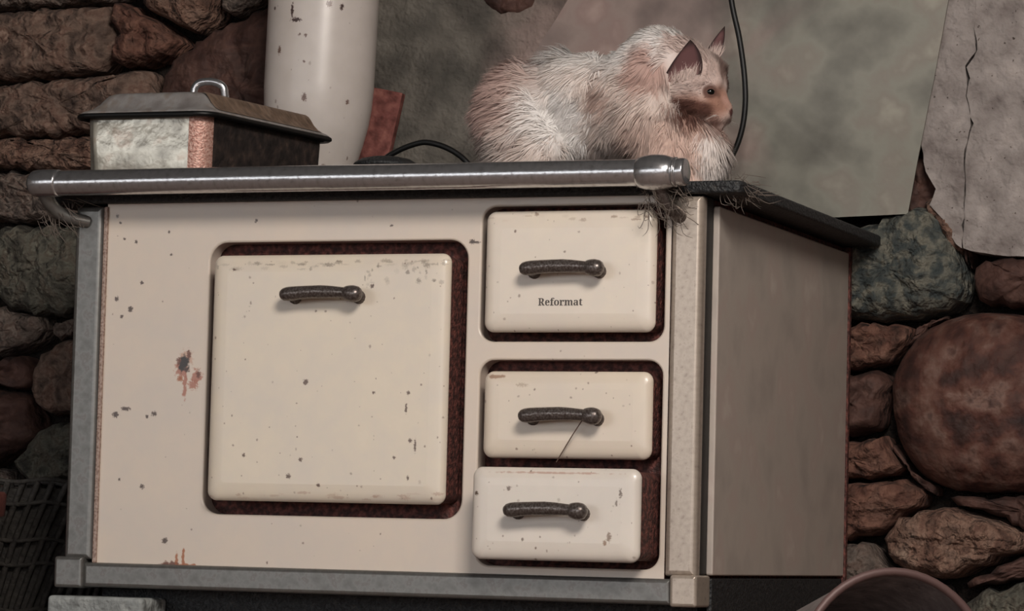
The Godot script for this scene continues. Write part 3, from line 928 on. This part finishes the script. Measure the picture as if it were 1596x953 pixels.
func roaster() -> void:
	var tin := nmat(ntex(91, 0.012, [[0.0, "#8f8b83"], [0.35, "#b7b3a9"], [0.6, "#cdc9be"], [0.8, "#bcafa3"], [1.0, "#dcd8cd"]], 5), 3.0, 0.22, Color(1, 1, 0.99), M.bump, 0.06, 0.45)
	var soot := nmat(ntex(92, 0.02, [[0.0, "#191413"], [0.4, "#2b2422"], [0.7, "#40342f"], [1.0, "#6a564b"]], 5), 3.0, 0.7, Color.WHITE, M.fine, 0.1, 0.2)
	var lidm := nmat(ntex(93, 0.014, [[0.0, "#76706d"], [0.4, "#989391"], [0.6, "#a8a5a4"], [0.8, "#95887e"], [1.0, "#b2afad"]], 5), 3.0, 0.38, Color(1, 1, 1), M.bump, 0.15, 0.35)
	var rustlid := nmat(ntex(94, 0.02, [[0.0, "#4b3c35"], [0.4, "#75604f"], [0.7, "#947c6a"], [1.0, "#a99683"]], 5), 4.0, 0.6, Color.WHITE, M.fine, 0.15, 0.35)
	var t := thing("roasting_tin", "battered lidded roasting tin, bright in front and sooty down its right side", "roasting tin", Vector3(0.086, 0.748, -0.257))
	t.rotation = Vector3(0.025, -0.06, -0.012)
	var hx := 0.114
	var hz := 0.2
	var body := MB.new()
	var side := MB.new()
	# body: a rounded box, slightly wider at the top; the long walls, black with soot, are their own sheet
	var rows := [0.0, 0.004, 0.03, 0.06, 0.09, 0.12, 0.136]
	var ringf := func(y: float, grow: float) -> PackedVector3Array:
		var out := PackedVector3Array()
		for p in rrect(-hx - grow, hx + grow, -hz - grow, hz + grow, 0.03, 0, 10):
			out.append(Vector3(p.x, y, p.y))
		return out
	var rings := []
	for y in rows:
		rings.append(ringf.call(y, -0.008 + 0.005 * y / 0.136 - (0.006 if y == 0.0 else 0.0)))
	body.loft(rings, true, true, false)
	# dents in the front wall
	var dent := noise(95, 18.0, 2)
	for i in body.v.size():
		var p := body.v[i]
		if p.z > 0.17 and absf(p.x) < 0.09:
			body.v[i].z += 0.009 * dent.get_noise_2d(p.x, p.y) - 0.004 * exp(-pow((p.x + 0.01) / 0.012, 2))
	# soot: faces turned to the long sides go to the sheet of their own
	var keep := PackedInt32Array()
	for i in range(0, body.idx.size(), 3):
		var c := (body.v[body.idx[i]] + body.v[body.idx[i + 1]] + body.v[body.idx[i + 2]]) / 3.0
		if absf(c.x) > hx - 0.012 and absf(c.z) < hz - 0.02:
			for k in 3:
				side.idx.append(body.idx[i + k])
		else:
			for k in 3:
				keep.append(body.idx[i + k])
	side.v = body.v.duplicate()
	side.uv = body.uv.duplicate()
	side.col = body.col.duplicate()
	body.idx = keep
	var bm := body.done(-1)
	part("body", bm, tin, t, "bright dented tin body")
	part("body_side", side.done(-1), soot, t, "sooty long wall")
	# copper-red burnt corner at the front right
	var corner := MB.new()
	var cr := []
	for k in 14:
		var a := PI / 2 * (0.12 + 0.88 * k / 13.0)
		var c := PackedVector3Array()
		for y in 9:
			var yy := 0.003 + 0.132 * y / 8.0
			var g := 0.0006 + 0.005 * yy / 0.136 - 0.008
			c.append(Vector3(hx + g - 0.03 + (0.03) * cos(a), yy, hz + g - 0.03 + 0.03 * sin(a)))
		cr.append(c)
	corner.loft(cr, false, false, false)
	part("burnt_corner", corner.done(0), nmat(ntex(96, 0.04, [[0.0, "#4a2a24"], [0.28, "#a8776a"], [0.55, "#cfa597"], [1.0, "#dabdb1"]], 5), 8.0, 0.5, Color.WHITE, M.fine, 0.1, 0.4), t, "copper-red burnt corner")
	# lid
	var lid := MB.new()
	var lr := []
	for q in [[0.004, 0.127], [0.006, 0.127], [0.0075, 0.13], [0.0075, 0.133], [0.005, 0.1355], [0.002, 0.137], [-0.006, 0.141], [-0.014, 0.149], [-0.02, 0.158], [-0.024, 0.163], [-0.03, 0.1665], [-0.05, 0.169], [-0.08, 0.1705]]:
		lr.append(ringf.call(q[1], q[0]))
	lid.loft(lr, true, false, true)
	var lm := part("lid", lid.done(0), lidm, t, "dull lid with a raised shoulder")
	var bead := MB.new()
	bead.loft([ringf.call(0.1255, 0.002), ringf.call(0.1235, 0.0075), ringf.call(0.1265, 0.0108), ringf.call(0.1305, 0.0105), ringf.call(0.1325, 0.008)], true, false, false)
	part("rim_bead", bead.done(0), M.black, lm)
	# rusty long slopes of the lid
	var slope := MB.new()
	var sr := []
	for q in [[0.002, 0.1378], [-0.006, 0.1418], [-0.014, 0.1498], [-0.02, 0.1588], [-0.024, 0.1638], [-0.03, 0.1673]]:
		var c := PackedVector3Array()
		for k in 13:
			c.append(Vector3(hx + q[0] + 0.0004, q[1], lerpf(-hz + 0.03, hz - 0.035, k / 12.0)))
		sr.append(c)
	slope.loft(sr, false, false, false)
	part("lid_rust", slope.done(0), rustlid, lm, "rusty long slope")
	var hp := curve([Vector3(-0.024, 0.168, 0.01), Vector3(-0.024, 0.185, 0.008), Vector3(-0.019, 0.199, 0.006), Vector3(-0.006, 0.204, 0.002), Vector3(0.01, 0.203, -0.002), Vector3(0.022, 0.196, -0.006), Vector3(0.025, 0.182, -0.008), Vector3(0.025, 0.168, -0.01)], 5)
	part("lid_handle", tube(hp, [0.0062], 14).done(), M.rail, lm, "bent tube handle")
	for s in [-1, 1]:
		var rv := part("rivet", lathe([[0.0095, 0.0], [0.0095, 0.003], [0.0075, 0.006], [0.004, 0.0075]], 20).done(), M.rail, lm)
		rv.position = Vector3(s * 0.0245, 0.169, -s * 0.0095)

func pot_and_cable() -> void:
	var t := thing("cooking_pot", "low black iron pot, its lid just showing above the chrome rail", "pot", Vector3(0.335, 0.747, -0.4))
	part("pot_body", lathe([[0.03, 0.0], [0.044, 0.002], [0.049, 0.01], [0.05, 0.07], [0.051, 0.08]], 40).done(), M.iron, t)
	var lid := part("lid", lathe([[0.052, 0.079], [0.0525, 0.082], [0.05, 0.085], [0.04, 0.091], [0.024, 0.0945], [0.01, 0.096]], 40).done(), M.iron, t)
	lid.position.y = 0.002
	var rub := mat(Color(0.025, 0.025, 0.027), 0.5)
	var c := thing("black_cable", "black rubber cable hanging behind the cat and looping over the hob", "cable")
	var pts := curve([Vector3(0.79, 1.35, -0.668), Vector3(0.815, 1.22, -0.664), Vector3(0.829, 1.125, -0.66), Vector3(0.844, 1.061, -0.66), Vector3(0.854, 0.998, -0.66), Vector3(0.856, 0.945, -0.66), Vector3(0.848, 0.898, -0.66), Vector3(0.829, 0.856, -0.66), Vector3(0.79, 0.79, -0.655), Vector3(0.74, 0.754, -0.64), Vector3(0.66, 0.7515, -0.62), Vector3(0.56, 0.7515, -0.6), Vector3(0.475, 0.765, -0.575), Vector3(0.435, 0.82, -0.56), Vector3(0.418, 0.849, -0.55), Vector3(0.397, 0.867, -0.55), Vector3(0.371, 0.88, -0.55), Vector3(0.342, 0.887, -0.55), Vector3(0.319, 0.884, -0.55), Vector3(0.291, 0.874, -0.55), Vector3(0.266, 0.858, -0.55), Vector3(0.25, 0.82, -0.552), Vector3(0.242, 0.77, -0.556), Vector3(0.262, 0.7515, -0.575), Vector3(0.33, 0.7515, -0.6)], 7)
	part("sheath", tube(pts, [0.0048], 12).done(), rub, c)

func lath() -> void:
	var t := thing("wooden_lath", "short red-brown wooden board leaning in the gap beside the white stove pipe", "board", Vector3(0.12, 0.748, -0.772))
	t.rotation = Vector3(-0.01, 0.1, -0.2)
	var mb := slab(-0.028, 0.028, 0.0, 0.268, -0.009, 0.009, 0.002, 0.0018, 3)
	part("board", mb.done(), nmat(ntex(97, 0.03, [[0.0, "#4a241f"], [0.5, "#7a4640"], [1.0, "#a06a5e"]], 4), 2.5, 0.8, Color(1, 1, 1), M.fine, 0.15), t)

func straw() -> void:
	var t := thing("straw", "thin dark straw dangling behind the handle of the middle drawer", "straw", Vector3(0.842, 0.406, 0.045))
	var pts := curve([Vector3(0.002, 0.008, -0.002), Vector3(0, 0, 0), Vector3(-0.018, -0.024, -0.006), Vector3(-0.044, -0.061, -0.015)], 4)
	part("stem", tube(pts, [0.0009], 6).done(), mat(Color(0.36, 0.28, 0.24), 0.9), t)

func bucket() -> void:
	var t := thing("zinc_bucket", "dark zinc bucket lying on its side on the floor right of the stove", "bucket", Vector3(1.565, 0.1, 1.1))
	var zinc := nmat(ntex(98, 0.02, [[0.0, "#4a4545"], [0.5, "#6f6a69"], [1.0, "#8f8a88"]], 5), 4.0, 0.55, Color(0.95, 0.92, 0.92), M.fine, 0.1, 0.4)
	# axis along y, mouth up; then laid over towards the viewer and the right
	part("bucket_wall", lathe([[0.07, -0.2], [0.076, -0.2], [0.078, -0.196], [0.108, 0.0], [0.1085, 0.004], [0.104, 0.004], [0.103, 0.0], [0.074, -0.19], [0.07, -0.192]], 56, null, false, false).done(), zinc, t)
	part("bucket_bottom", lathe([[0.073, -0.196], [0.073, -0.19]], 40).done(), M.iron, t)
	var rim := PackedVector3Array()
	var pts := []
	for i in 57:
		var a := TAU * i / 56.0
		pts.append(Vector3(cos(a) * 0.107, 0.004, sin(a) * 0.107))
	part("rim", tube(pts, [0.0045], 10).done(), mat(Color(0.33, 0.25, 0.24), 0.55, 0.2), t)
	var dirv := Vector3(0.64, 0.08, 0.76).normalized()
	var xa := dirv.cross(Vector3.UP).normalized()
	t.basis = Basis(xa, dirv, xa.cross(dirv))

func basket() -> void:
	var t := thing("wicker_basket", "dark woven wicker basket standing on the floor left of the stove", "basket", Vector3(-0.32, 0.0, -0.45))
	var wick := nmat(ntex(99, 0.03, ["#2b2522", "#4a423d", "#655b54"], 4), 4.0, 0.8, Color(0.75, 0.78, 0.78), M.fine, 0.2)
	part("lining", lathe([[0.10, 0.0], [0.105, 0.004], [0.142, 0.3], [0.138, 0.3], [0.1, 0.012], [0.0, 0.012]], 32).done(), wick, t)
	# slanting stakes
	for i in 40:
		var a := TAU * i / 40.0
		var pts := []
		for k in 9:
			var s := k / 8.0
			var b := a - 0.75 * s
			var r := lerpf(0.113, 0.153, s) + 0.004 * sin(s * 18 + i * PI)
			pts.append(Vector3(cos(b) * r, 0.01 + 0.3 * s, sin(b) * r))
		part("stake", tube(pts, [0.0055], 6).done(), wick, t)
	for y in [0.02, 0.1, 0.175, 0.215, 0.275, 0.312]:
		var pts := []
		for i in 49:
			var a := TAU * i / 48.0
			var r: float = lerpf(0.11, 0.151, y / 0.3) + 0.003
			pts.append(Vector3(cos(a) * r, y + 0.003 * sin(a * 9), sin(a) * r))
		part("hoop", tube(pts, [0.004], 6).done(), wick, t)
	var p := thing("clay_pot", "red clay pot at the far left edge of the view beside the wicker basket", "pot", Vector3(-0.3, 0.0, -0.12))
	var clay := nmat(ntex(100, 0.02, ["#5a3630", "#7a4a40", "#946257"], 4), 3.0, 0.8, Color(0.8, 0.72, 0.72), M.fine, 0.1)
	part("pot_wall", lathe([[0.07, 0.0], [0.075, 0.002], [0.098, 0.25], [0.106, 0.252], [0.108, 0.285], [0.104, 0.29], [0.098, 0.288], [0.09, 0.25], [0.068, 0.015], [0.0, 0.015]], 40).done(), clay, p)

func blocks() -> void:
	var t := thing("foot_block", "pale grey stone block under the left front corner of the stove", "block", Vector3(0.06, 0.0, 0.0))
	part("block", slab(-0.078, 0.083, 0.0, 0.133, -0.058, 0.022, 0.006, 0.005, 3).done(), nmat(ntex(101, 0.02, ["#7d7d7b", "#9a9a98", "#b5b4b0"], 5), 3.0, 0.9, Color(0.9, 0.92, 0.92), M.bump, 0.6), t)

# ---------------------------------------------------------------- the cat
var NOSE := Vector3(0.957, 0.877, -0.25)

func near(p: Vector3, at: Vector3, r0: float, r1: float) -> float:
	return smoothstep(r1, r0, p.distance_to(at))

func fur_tone(p: Vector3, n: Vector3) -> Color:
	var white := Color("#faf6f3")
	var c := Color("#e6d6cd")
	var h := p - Vector3(0.901, 0.931, -0.25)
	# light from above painted on back and ruff; rump tan, flank white, chest cream
	c = c.lerp(white, smoothstep(0.925, 0.965, p.y))
	c = c.lerp(Color("#c6a79e"), smoothstep(0.7, 0.63, p.x) * smoothstep(0.83, 0.88, p.y) * 0.9)
	c = c.lerp(white, smoothstep(0.63, 0.6, p.x) * smoothstep(0.87, 0.83, p.y) * 0.7)
	c = c.lerp(white, smoothstep(0.065, 0.03, Vector2(p.x - 0.715, (p.y - 0.88) * 0.9).length()))
	c = c.lerp(Color("#e2c6b9"), smoothstep(0.8, 0.84, p.x) * smoothstep(0.9, 0.86, p.y))
	c = c.lerp(Color("#c49c90"), smoothstep(0.034, 0.012, Vector2(p.x - 0.85, (p.y - 0.944) * 0.7).length()) * 0.75)
	c = c.lerp(Color("#d0ada0"), smoothstep(0.03, 0.01, Vector2(p.x - 0.79, p.y - 0.91).length()) * 0.6)
	c = c.lerp(white, smoothstep(0.915, 0.935, p.x) * smoothstep(0.87, 0.85, p.y) * 0.8)
	if h.x > -0.03 and h.y > -0.08 and h.y < 0.06 and p.x > 0.872 and (h.y > -0.068 or h.x > 0.02):
		var f := smoothstep(-0.03, 0.005, h.x + 0.3 * h.y)
		# pale forehead and temple, brown mask round the eyes, dark cheek streak, pink-brown nose
		c = c.lerp(Color("#d8c3bb"), f)
		c = c.lerp(Color("#a9806f"), near(h, Vector3(0.038, -0.036, 0.012), 0.016, 0.034))
		c = c.lerp(Color("#b08777"), near(h, Vector3(0.012, -0.05, 0.04), 0.012, 0.03) * 0.8)
		var band := absf(h.y + 0.047 + 0.12 * (h.x - 0.01))
		c = c.lerp(Color("#5c3b32"), smoothstep(0.014, 0.005, band) * smoothstep(-0.03, -0.01, h.x) * smoothstep(0.045, 0.032, h.x) * 0.9)
		c = c.lerp(Color("#7d6259"), near(h, Vector3(0.045, 0.012, 0.0), 0.008, 0.022) * 0.7)
		c = c.lerp(Color("#5b443d"), near(h, Vector3(0.05, -0.004, -0.02), 0.006, 0.016) * 0.9)
		c = c.lerp(Color("#4d342e"), near(h, Vector3(0.04, -0.027, 0.017), 0.004, 0.009) * 0.4)
		c = c.lerp(Color("#5d4038"), near(h, Vector3(0.0325, -0.0225, 0.0265), 0.009, 0.014) * 0.85)
		c = c.lerp(Color("#c9a094"), near(h, Vector3(0.05, -0.035, 0.005), 0.005, 0.013) * 0.6)
		c = c.lerp(Color("#8a6154"), near(h, Vector3(0.04, -0.062, 0.012), 0.006, 0.014) * 0.6)
		c = c.lerp(Color("#c4a498"), near(h, Vector3(0.028, -0.068, 0.01), 0.006, 0.014) * 0.7)
	return c.srgb_to_linear()

func cat() -> void:
	var t := thing("cat", "fluffy cream and white cat with brown face standing on the hob, looking right", "cat")
	var Z := -0.25
	var bones := [
		[Vector3(0.637, 0.908, Z), Vector3(0.715, 0.918, Z), 0.05, 0.05],
		[Vector3(0.715, 0.915, Z), Vector3(0.818, 0.912, Z), 0.052, 0.064],
		[Vector3(0.818, 0.91, Z), Vector3(0.848, 0.945, Z), 0.06, 0.058],
		[Vector3(0.848, 0.95, Z), Vector3(0.882, 0.945, Z), 0.056, 0.043],
		[Vector3(0.66, 0.865, Z), Vector3(0.8, 0.865, Z), 0.04, 0.045],
		[Vector3(0.818, 0.88, Z), Vector3(0.866, 0.838, Z), 0.058, 0.047],
		[Vector3(0.89, 0.846, Z), Vector3(0.912, 0.822, Z), 0.038, 0.034],
		[Vector3(0.912, 0.822, Z), Vector3(0.914, 0.785, Z), 0.034, 0.026],
	]
	for s in [1, -1]:
		bones += [
			[Vector3(0.637, 0.885, Z + s * 0.03), Vector3(0.668, 0.82, Z + s * 0.045), 0.05, 0.04],
			[Vector3(0.675, 0.815, Z + s * 0.045), Vector3(0.642, 0.782, Z + s * 0.045), 0.03, 0.02],
			[Vector3(0.642, 0.782, Z + s * 0.045), Vector3(0.66, 0.762, Z + s * 0.046), 0.02, 0.016],
			[Vector3(0.66, 0.762, Z + s * 0.046), Vector3(0.7, 0.76, Z + s * 0.047), 0.016, 0.014],
			[Vector3(0.845, 0.87, Z + s * 0.035), Vector3(0.875, 0.81, Z + s * 0.034), 0.042, 0.026],
			[Vector3(0.875, 0.81, Z + s * 0.034), Vector3(0.888, 0.768, Z + s * 0.033), 0.024, 0.018],
			[Vector3(0.888, 0.766, Z + s * 0.033), Vector3(0.91, 0.761, Z + s * 0.034), 0.018, 0.015],
		]
	# tail: hangs behind the haunch and lies on the plate
	var tl := curve([Vector3(0.61, 0.895, Z - 0.02), Vector3(0.605, 0.85, Z - 0.05), Vector3(0.63, 0.79, Z - 0.09), Vector3(0.69, 0.772, Z - 0.11), Vector3(0.77, 0.77, Z - 0.12)], 3)
	for i in tl.size() - 1:
		bones.append([tl[i], tl[i + 1], 0.022, 0.02])
	var mb := MB.new()
	nets(bones, Vector3(0.53, 0.74, Z - 0.17), Vector3(0.97, 1.02, Z + 0.12), 0.0075, 0.025, mb)
	var body_tris := mb.idx.size()
	# head on a finer grid
	var C := Vector3(0.901, 0.931, Z)
	var hb := []
	for s in [1.0, -1.0]:
		hb += [
			[C + Vector3(0.006, 0.006, s * 0.012), C + Vector3(0.006, 0.006, s * 0.012), 0.037, 0.037],
			[C + Vector3(0.022, 0.0, s * 0.013), C + Vector3(0.029, -0.008, s * 0.0135), 0.0265, 0.0195],
			[C + Vector3(0.028, -0.03, s * 0.014), C + Vector3(0.037, -0.04, s * 0.011), 0.0165, 0.0135],
			[C + Vector3(0.0, -0.032, s * 0.026), C + Vector3(0.02, -0.043, s * 0.02), 0.026, 0.018],
			[C + Vector3(0.0415, -0.057, s * 0.0095), C + Vector3(0.0485, -0.0565, s * 0.0065), 0.0115, 0.009],
			[C + Vector3(0.0, -0.04, s * 0.012), C + Vector3(0.03, -0.062, s * 0.004), 0.025, 0.0105],
		]
	hb += [
		[C + Vector3(0.038, -0.018, 0), C + Vector3(0.0505, -0.044, 0), 0.0115, 0.0085],
		[C + Vector3(0.0505, -0.044, 0), C + Vector3(0.0535, -0.0505, 0), 0.0078, 0.0058],
		[C + Vector3(0.034, -0.068, 0), C + Vector3(0.042, -0.068, 0), 0.0095, 0.0075],
		[C + Vector3(-0.03, -0.005, 0), C + Vector3(0.0, 0.0, 0), 0.04, 0.04],
	]
	nets(hb, C - Vector3(0.075, 0.09, 0.06), C + Vector3(0.075, 0.06, 0.06), 0.0032, 0.0075, mb)
	var skin := mb.done(1)
	var vs: PackedVector3Array = skin.surface_get_arrays(0)[Mesh.ARRAY_VERTEX]
	var ns: PackedVector3Array = skin.surface_get_arrays(0)[Mesh.ARRAY_NORMAL]
	# colours of the coat, vertex by vertex
	var arr := skin.surface_get_arrays(0)
	var cols: PackedColorArray = arr[Mesh.ARRAY_COLOR]
	for i in vs.size():
		cols[i] = fur_tone(vs[i], ns[i])
		var h := vs[i] - C
		if (h - Vector3(0.0575, -0.0505, 0)).length() < 0.007:
			cols[i] = Color("#5c3a36").srgb_to_linear()
	arr[Mesh.ARRAY_COLOR] = cols
	var sm := ArrayMesh.new()
	sm.add_surface_from_arrays(Mesh.PRIMITIVE_TRIANGLES, arr)
	var fm := mat(Color.WHITE, 0.95)
	fm.vertex_color_use_as_albedo = true
	fm.backlight_enabled = true
	fm.backlight = Color(0.5, 0.48, 0.46)
	part("body", sm, fm, t)
	# eyes
	for s in [1.0, -1.0]:
		var e := part("eye", lathe([[0.0005, -0.0075], [0.004, -0.0066], [0.0068, -0.0035], [0.0077, 0.0], [0.0068, 0.0035], [0.004, 0.0066], [0.0005, 0.0075]], 20).done(), mat(Color(0.03, 0.035, 0.03), 0.06), t, "dark glossy eye")
		e.scale = Vector3(1.05, 0.95, 1.0)
		e.position = C + Vector3(0.0325, -0.0225, s * 0.0238)
	# ears: cupped shells with a dark rim, the far one held higher
	ear(t, C, [Vector3(-0.034, -0.018, 0.056), Vector3(0.027, 0.002, 0.05), Vector3(0.013, 0.051, 0.064)], 1.0)
	ear(t, C, [Vector3(0.004, 0.042, -0.034), Vector3(0.032, 0.042, -0.025), Vector3(0.034, 0.087, -0.038)], -1.0)
	coat(t, vs, ns, mb.idx, body_tris, fm, C)
	# whiskers
	rng.seed = 77
	var wm := mat(Color(0.9, 0.87, 0.85), 0.5)
	var wk := MB.new()
	for s in [1.0, -1.0]:
		for k in 5:
			var b := C + Vector3(0.045, -0.054 - 0.002 * k, s * 0.014)
			var d := Vector3(-0.3 + 0.14 * k, -0.3 + 0.1 * k, s).normalized()
			tube([b, b + d * 0.02, b + d * 0.042 + Vector3(0, -0.004, 0)], [0.0003, 0.00025, 0.0001], 4, wk)
	part("whiskers", wk.done(), wm, t).set_meta("kind", "stuff")

func ear(t: Node, C: Vector3, q: Array, s: float) -> void:
	var back: Vector3 = C + q[0]
	var front: Vector3 = C + q[1]
	var tip: Vector3 = C + q[2]
	var across := (front - back)
	var up := (tip - (back + front) * 0.5)
	var n := across.cross(up).normalized()
	if n.z < 0:
		n = -n
	n = (n + Vector3(0.25, 0.0, 0.0)).normalized()
	var mb := MB.new()
	var nu := 16
	var nv := 14
	for side in 2:
		for j in nv + 1:
			var v := float(j) / nv
			for i in nu + 1:
				var u := float(i) / nu
				var w := (u - 0.5) * (1.0 - pow(v, 1.7)) + 0.5 * 0.0
				var p := (back + front) * 0.5 + across * w + up * v
				p += across * 0.10 * v * (1.0 - v) * signf(u - 0.5) * absf(u - 0.5) * 2.0
				var cup := (1.0 - pow(absf(u - 0.5) * 2.0, 2.0)) * (1.0 - v * 0.75) * 0.009
				p -= n * (cup + (0.0022 if side else 0.0) * (1.0 - pow(absf(u - 0.5) * 2.0, 6.0)) * (1.0 - pow(v, 6.0)))
				var rim := maxf(smoothstep(0.66, 0.96, absf(u - 0.5) * 2.0), smoothstep(0.72, 0.95, v))
				var c := Color("#664646").lerp(Color("#352625"), rim)
				c = c.lerp(Color("#b3958d"), smoothstep(0.4, 0.0, v) * (1.0 - rim) * 0.8)
				if side:
					c = Color("#a58a80").lerp(Color("#3a2a29"), smoothstep(0.55, 0.9, v))
				mb.c = c.srgb_to_linear()
				mb.add(p)
	var per := (nu + 1) * (nv + 1)
	for side in 2:
		for j in nv:
			for i in nu:
				var a := side * per + j * (nu + 1) + i
				if (side == 0) == (s > 0 or true):
					mb.quad(a, a + 1, a + nu + 2, a + nu + 1)
				else:
					mb.quad(a, a + nu + 1, a + nu + 2, a + 1)
	rng.seed = 31
	for k in 90:        # pale tufts growing out of the cup
		var u := rng.randf()
		var o := (back + front) * 0.5 + across * (u - 0.5) * 0.95 - n * 0.004 + up * rng.randf_range(-0.06, 0.12)
		var dir := (up.normalized() + across.normalized() * (rng.randf() - 0.45) * 0.9 + n * rng.randf_range(0.0, 0.35)).normalized()
		var ln := rng.randf_range(0.008, 0.024)
		var sd := dir.cross(n).normalized() * 0.0006
		mb.c = Color("#d9c4bb").srgb_to_linear() * rng.randf_range(0.75, 1.05)
		var q0 := mb.add(o - sd)
		mb.add(o + sd)
		mb.add(o + dir * ln)
		mb.tri(q0, q0 + 1, q0 + 2)
	var m := mat(Color.WHITE, 0.9)
	m.vertex_color_use_as_albedo = true
	part("ear", mb.done(1), m, t, "dark-rimmed ear")

func coat(t: Node, vs: PackedVector3Array, ns: PackedVector3Array, idx: PackedInt32Array, body_tris: int, fm: Material, C: Vector3) -> void:
	rng.seed = 4242
	var f1 := noise(201, 34.0, 2)
	var f2 := noise(202, 34.0, 2)
	var f3 := noise(203, 34.0, 2)
	var long := MB.new()
	var short := MB.new()
	for k in range(0, idx.size(), 3):
		var a := vs[idx[k]]
		var b := vs[idx[k + 1]]
		var d := vs[idx[k + 2]]
		var head := k >= body_tris
		var c0 := (a + b + d) / 3.0
		if c0.y < 0.775 or c0.z < -0.34:
			continue
		var area := (b - a).cross(d - a).length() * 0.5
		var h0 := c0 - C
		var face := head and h0.x > -0.004
		if head and h0.x < -0.025:
			continue
		var by_ear := c0.z > C.z + 0.015 and c0.distance_to(C + Vector3(-0.002, 0.008, 0.046)) < 0.026
		if by_ear and not head:
			continue
		var want := area * (1300000.0 if face else 520000.0)
		var cnt := int(want) + (1 if rng.randf() < want - int(want) else 0)
		for q in cnt:
			var u := sqrt(rng.randf())
			var w := rng.randf()
			var p := a * (1 - u) + b * (u * (1 - w)) + d * (u * w)
			var n := (ns[idx[k]] + ns[idx[k + 1]] + ns[idx[k + 2]]).normalized()
			var flow: Vector3
			var lift := 0.36
			var ln := 0.03
			if face:
				flow = (p - NOSE - Vector3(0, 0.004, 0)).normalized()
				ln = 0.0065 + 0.014 * smoothstep(0.045, 0.085, (p - NOSE).length())
				lift = 0.45
				if by_ear or p.z > C.z + 0.036 and h0.y > -0.012:
					ln = minf(ln, 0.006)
				if h0.y < -0.06 and h0.x < 0.03:
					ln = 0.012
				if (p - (C + Vector3(0.0325, -0.0225, 0.0265))).length() < 0.0105:
					continue
			else:
				flow = Vector3(-0.8, -0.45, 0.0)
				if p.x > 0.82:          # ruff and bib hang down and back
					flow = flow.lerp(Vector3(-0.25, -1.0, 0.1), smoothstep(0.82, 0.88, p.x))
				if p.x < 0.68:          # rump sticks out backwards
					flow = Vector3(-1.0, -0.12 + 1.0 * (p.y - 0.9), 0)
					ln = 0.047
					lift = 0.55
				if p.y > 0.95 and p.x > 0.76:
					flow = Vector3(-1.0, -0.1, 0)
					ln = 0.024
				if p.y < 0.81:
					ln = 0.016
				if p.distance_to(Vector3(0.70, 0.955, -0.24)) < 0.022:   # a wind-blown tuft on the back
					flow = Vector3(-0.7, 0.7, 0)
					lift = 0.9
					ln = 0.045
				if head:
					ln = 0.018
			var sw := Vector3(f1.get_noise_3dv(p), f2.get_noise_3dv(p), f3.get_noise_3dv(p))
			flow += sw * (0.3 if face else 1.25)
			var tang := (flow - n * flow.dot(n)).normalized()
			var dir := (tang + n * lift * rng.randf_range(0.6, 1.3) + Vector3(rng.randf() - 0.5, rng.randf() - 0.5, rng.randf() - 0.5) * (0.25 if face else 0.2)).normalized()
			ln *= rng.randf_range(0.6, 1.25)
			var wd := (0.0005 if face else rng.randf_range(0.0005, 0.0012))
			var side := dir.cross(n).normalized() * wd
			var tone := fur_tone(p, n)
			var br := rng.randf_range(0.74, 1.12) if face else rng.randf_range(0.88, 1.06)
			tone = Color(tone.r * br, tone.g * br, tone.b * br)
			var sn := (n + tang * 0.15 + side.normalized() * rng.randf_range(-0.25, 0.25) + sw * 0.5).normalized()
			var mb := short if face else long
			mb.c = tone
			var o := p - n * 0.002
			var drop := Vector3(0, -ln * 0.28, 0)
			var i0 := mb.addn(o - side, sn)
			mb.addn(o + side, sn)
			mb.addn(o + dir * ln * 0.4 - side * 0.9 + drop * 0.12, sn)
			mb.addn(o + dir * ln * 0.4 + side * 0.9 + drop * 0.12, sn)
			mb.addn(o + dir * ln * 0.75 - side * 0.55 + drop * 0.5, sn)
			mb.addn(o + dir * ln * 0.75 + side * 0.55 + drop * 0.5, sn)
			mb.addn(o + dir * ln + drop, sn)
			mb.quad(i0, i0 + 1, i0 + 3, i0 + 2)
			mb.quad(i0 + 2, i0 + 3, i0 + 5, i0 + 4)
			mb.tri(i0 + 4, i0 + 5, i0 + 6)
	part("fur", long.done(1), fm, t, "long loose coat").set_meta("kind", "stuff")
	part("face_fur", short.done(1), fm, t, "short fur of the brown mask").set_meta("kind", "stuff")

func cobwebs() -> void:
	rng.seed = 321
	var m := mat(Color(0.42, 0.38, 0.35), 0.95)
	for w in [[Vector3(0.955, 0.72, 0.045), Vector3(0.03, 0.028, 0.03), "dusty grey cobweb hanging under the right end of the chrome rail", 110, Vector3(0.012, -0.026, -0.02)], [Vector3(-0.015, 0.715, 0.035), Vector3(0.03, 0.02, 0.02), "dusty grey cobweb hanging under the left end of the chrome rail", 60, Vector3(0.02, -0.025, -0.015)], [Vector3(1.045, 0.742, -0.02), Vector3(0.022, 0.016, 0.03), "dusty grey cobweb on the right front corner of the hob plate", 70, Vector3(0.02, -0.015, -0.02)]]:
		var mb := MB.new()
		for k in w[3]:
			var a: Vector3 = w[0] + Vector3(rng.randf() - 0.5, rng.randf() - 0.5, rng.randf() - 0.5) * 2.0 * w[1]
			var b: Vector3 = a + w[4] * rng.randf_range(0.2, 1.0) + Vector3(rng.randf() - 0.5, rng.randf() - 0.5, rng.randf() - 0.5) * 0.034
			var c := (a + b) * 0.5 + Vector3(rng.randf() - 0.5, rng.randf() - 0.9, rng.randf() - 0.5) * 0.014
			tube(curve([a, c, b], 3), [0.0003, 0.0005, 0.0005, 0.0005, 0.0005, 0.0003, 0.0002], 4, mb)
		var o := thing("cobweb", w[2], "cobweb", w[0])
		var p := part("strands", mb.done(1), m, o)
		p.position = -w[0]
		o.set_meta("kind", "stuff")
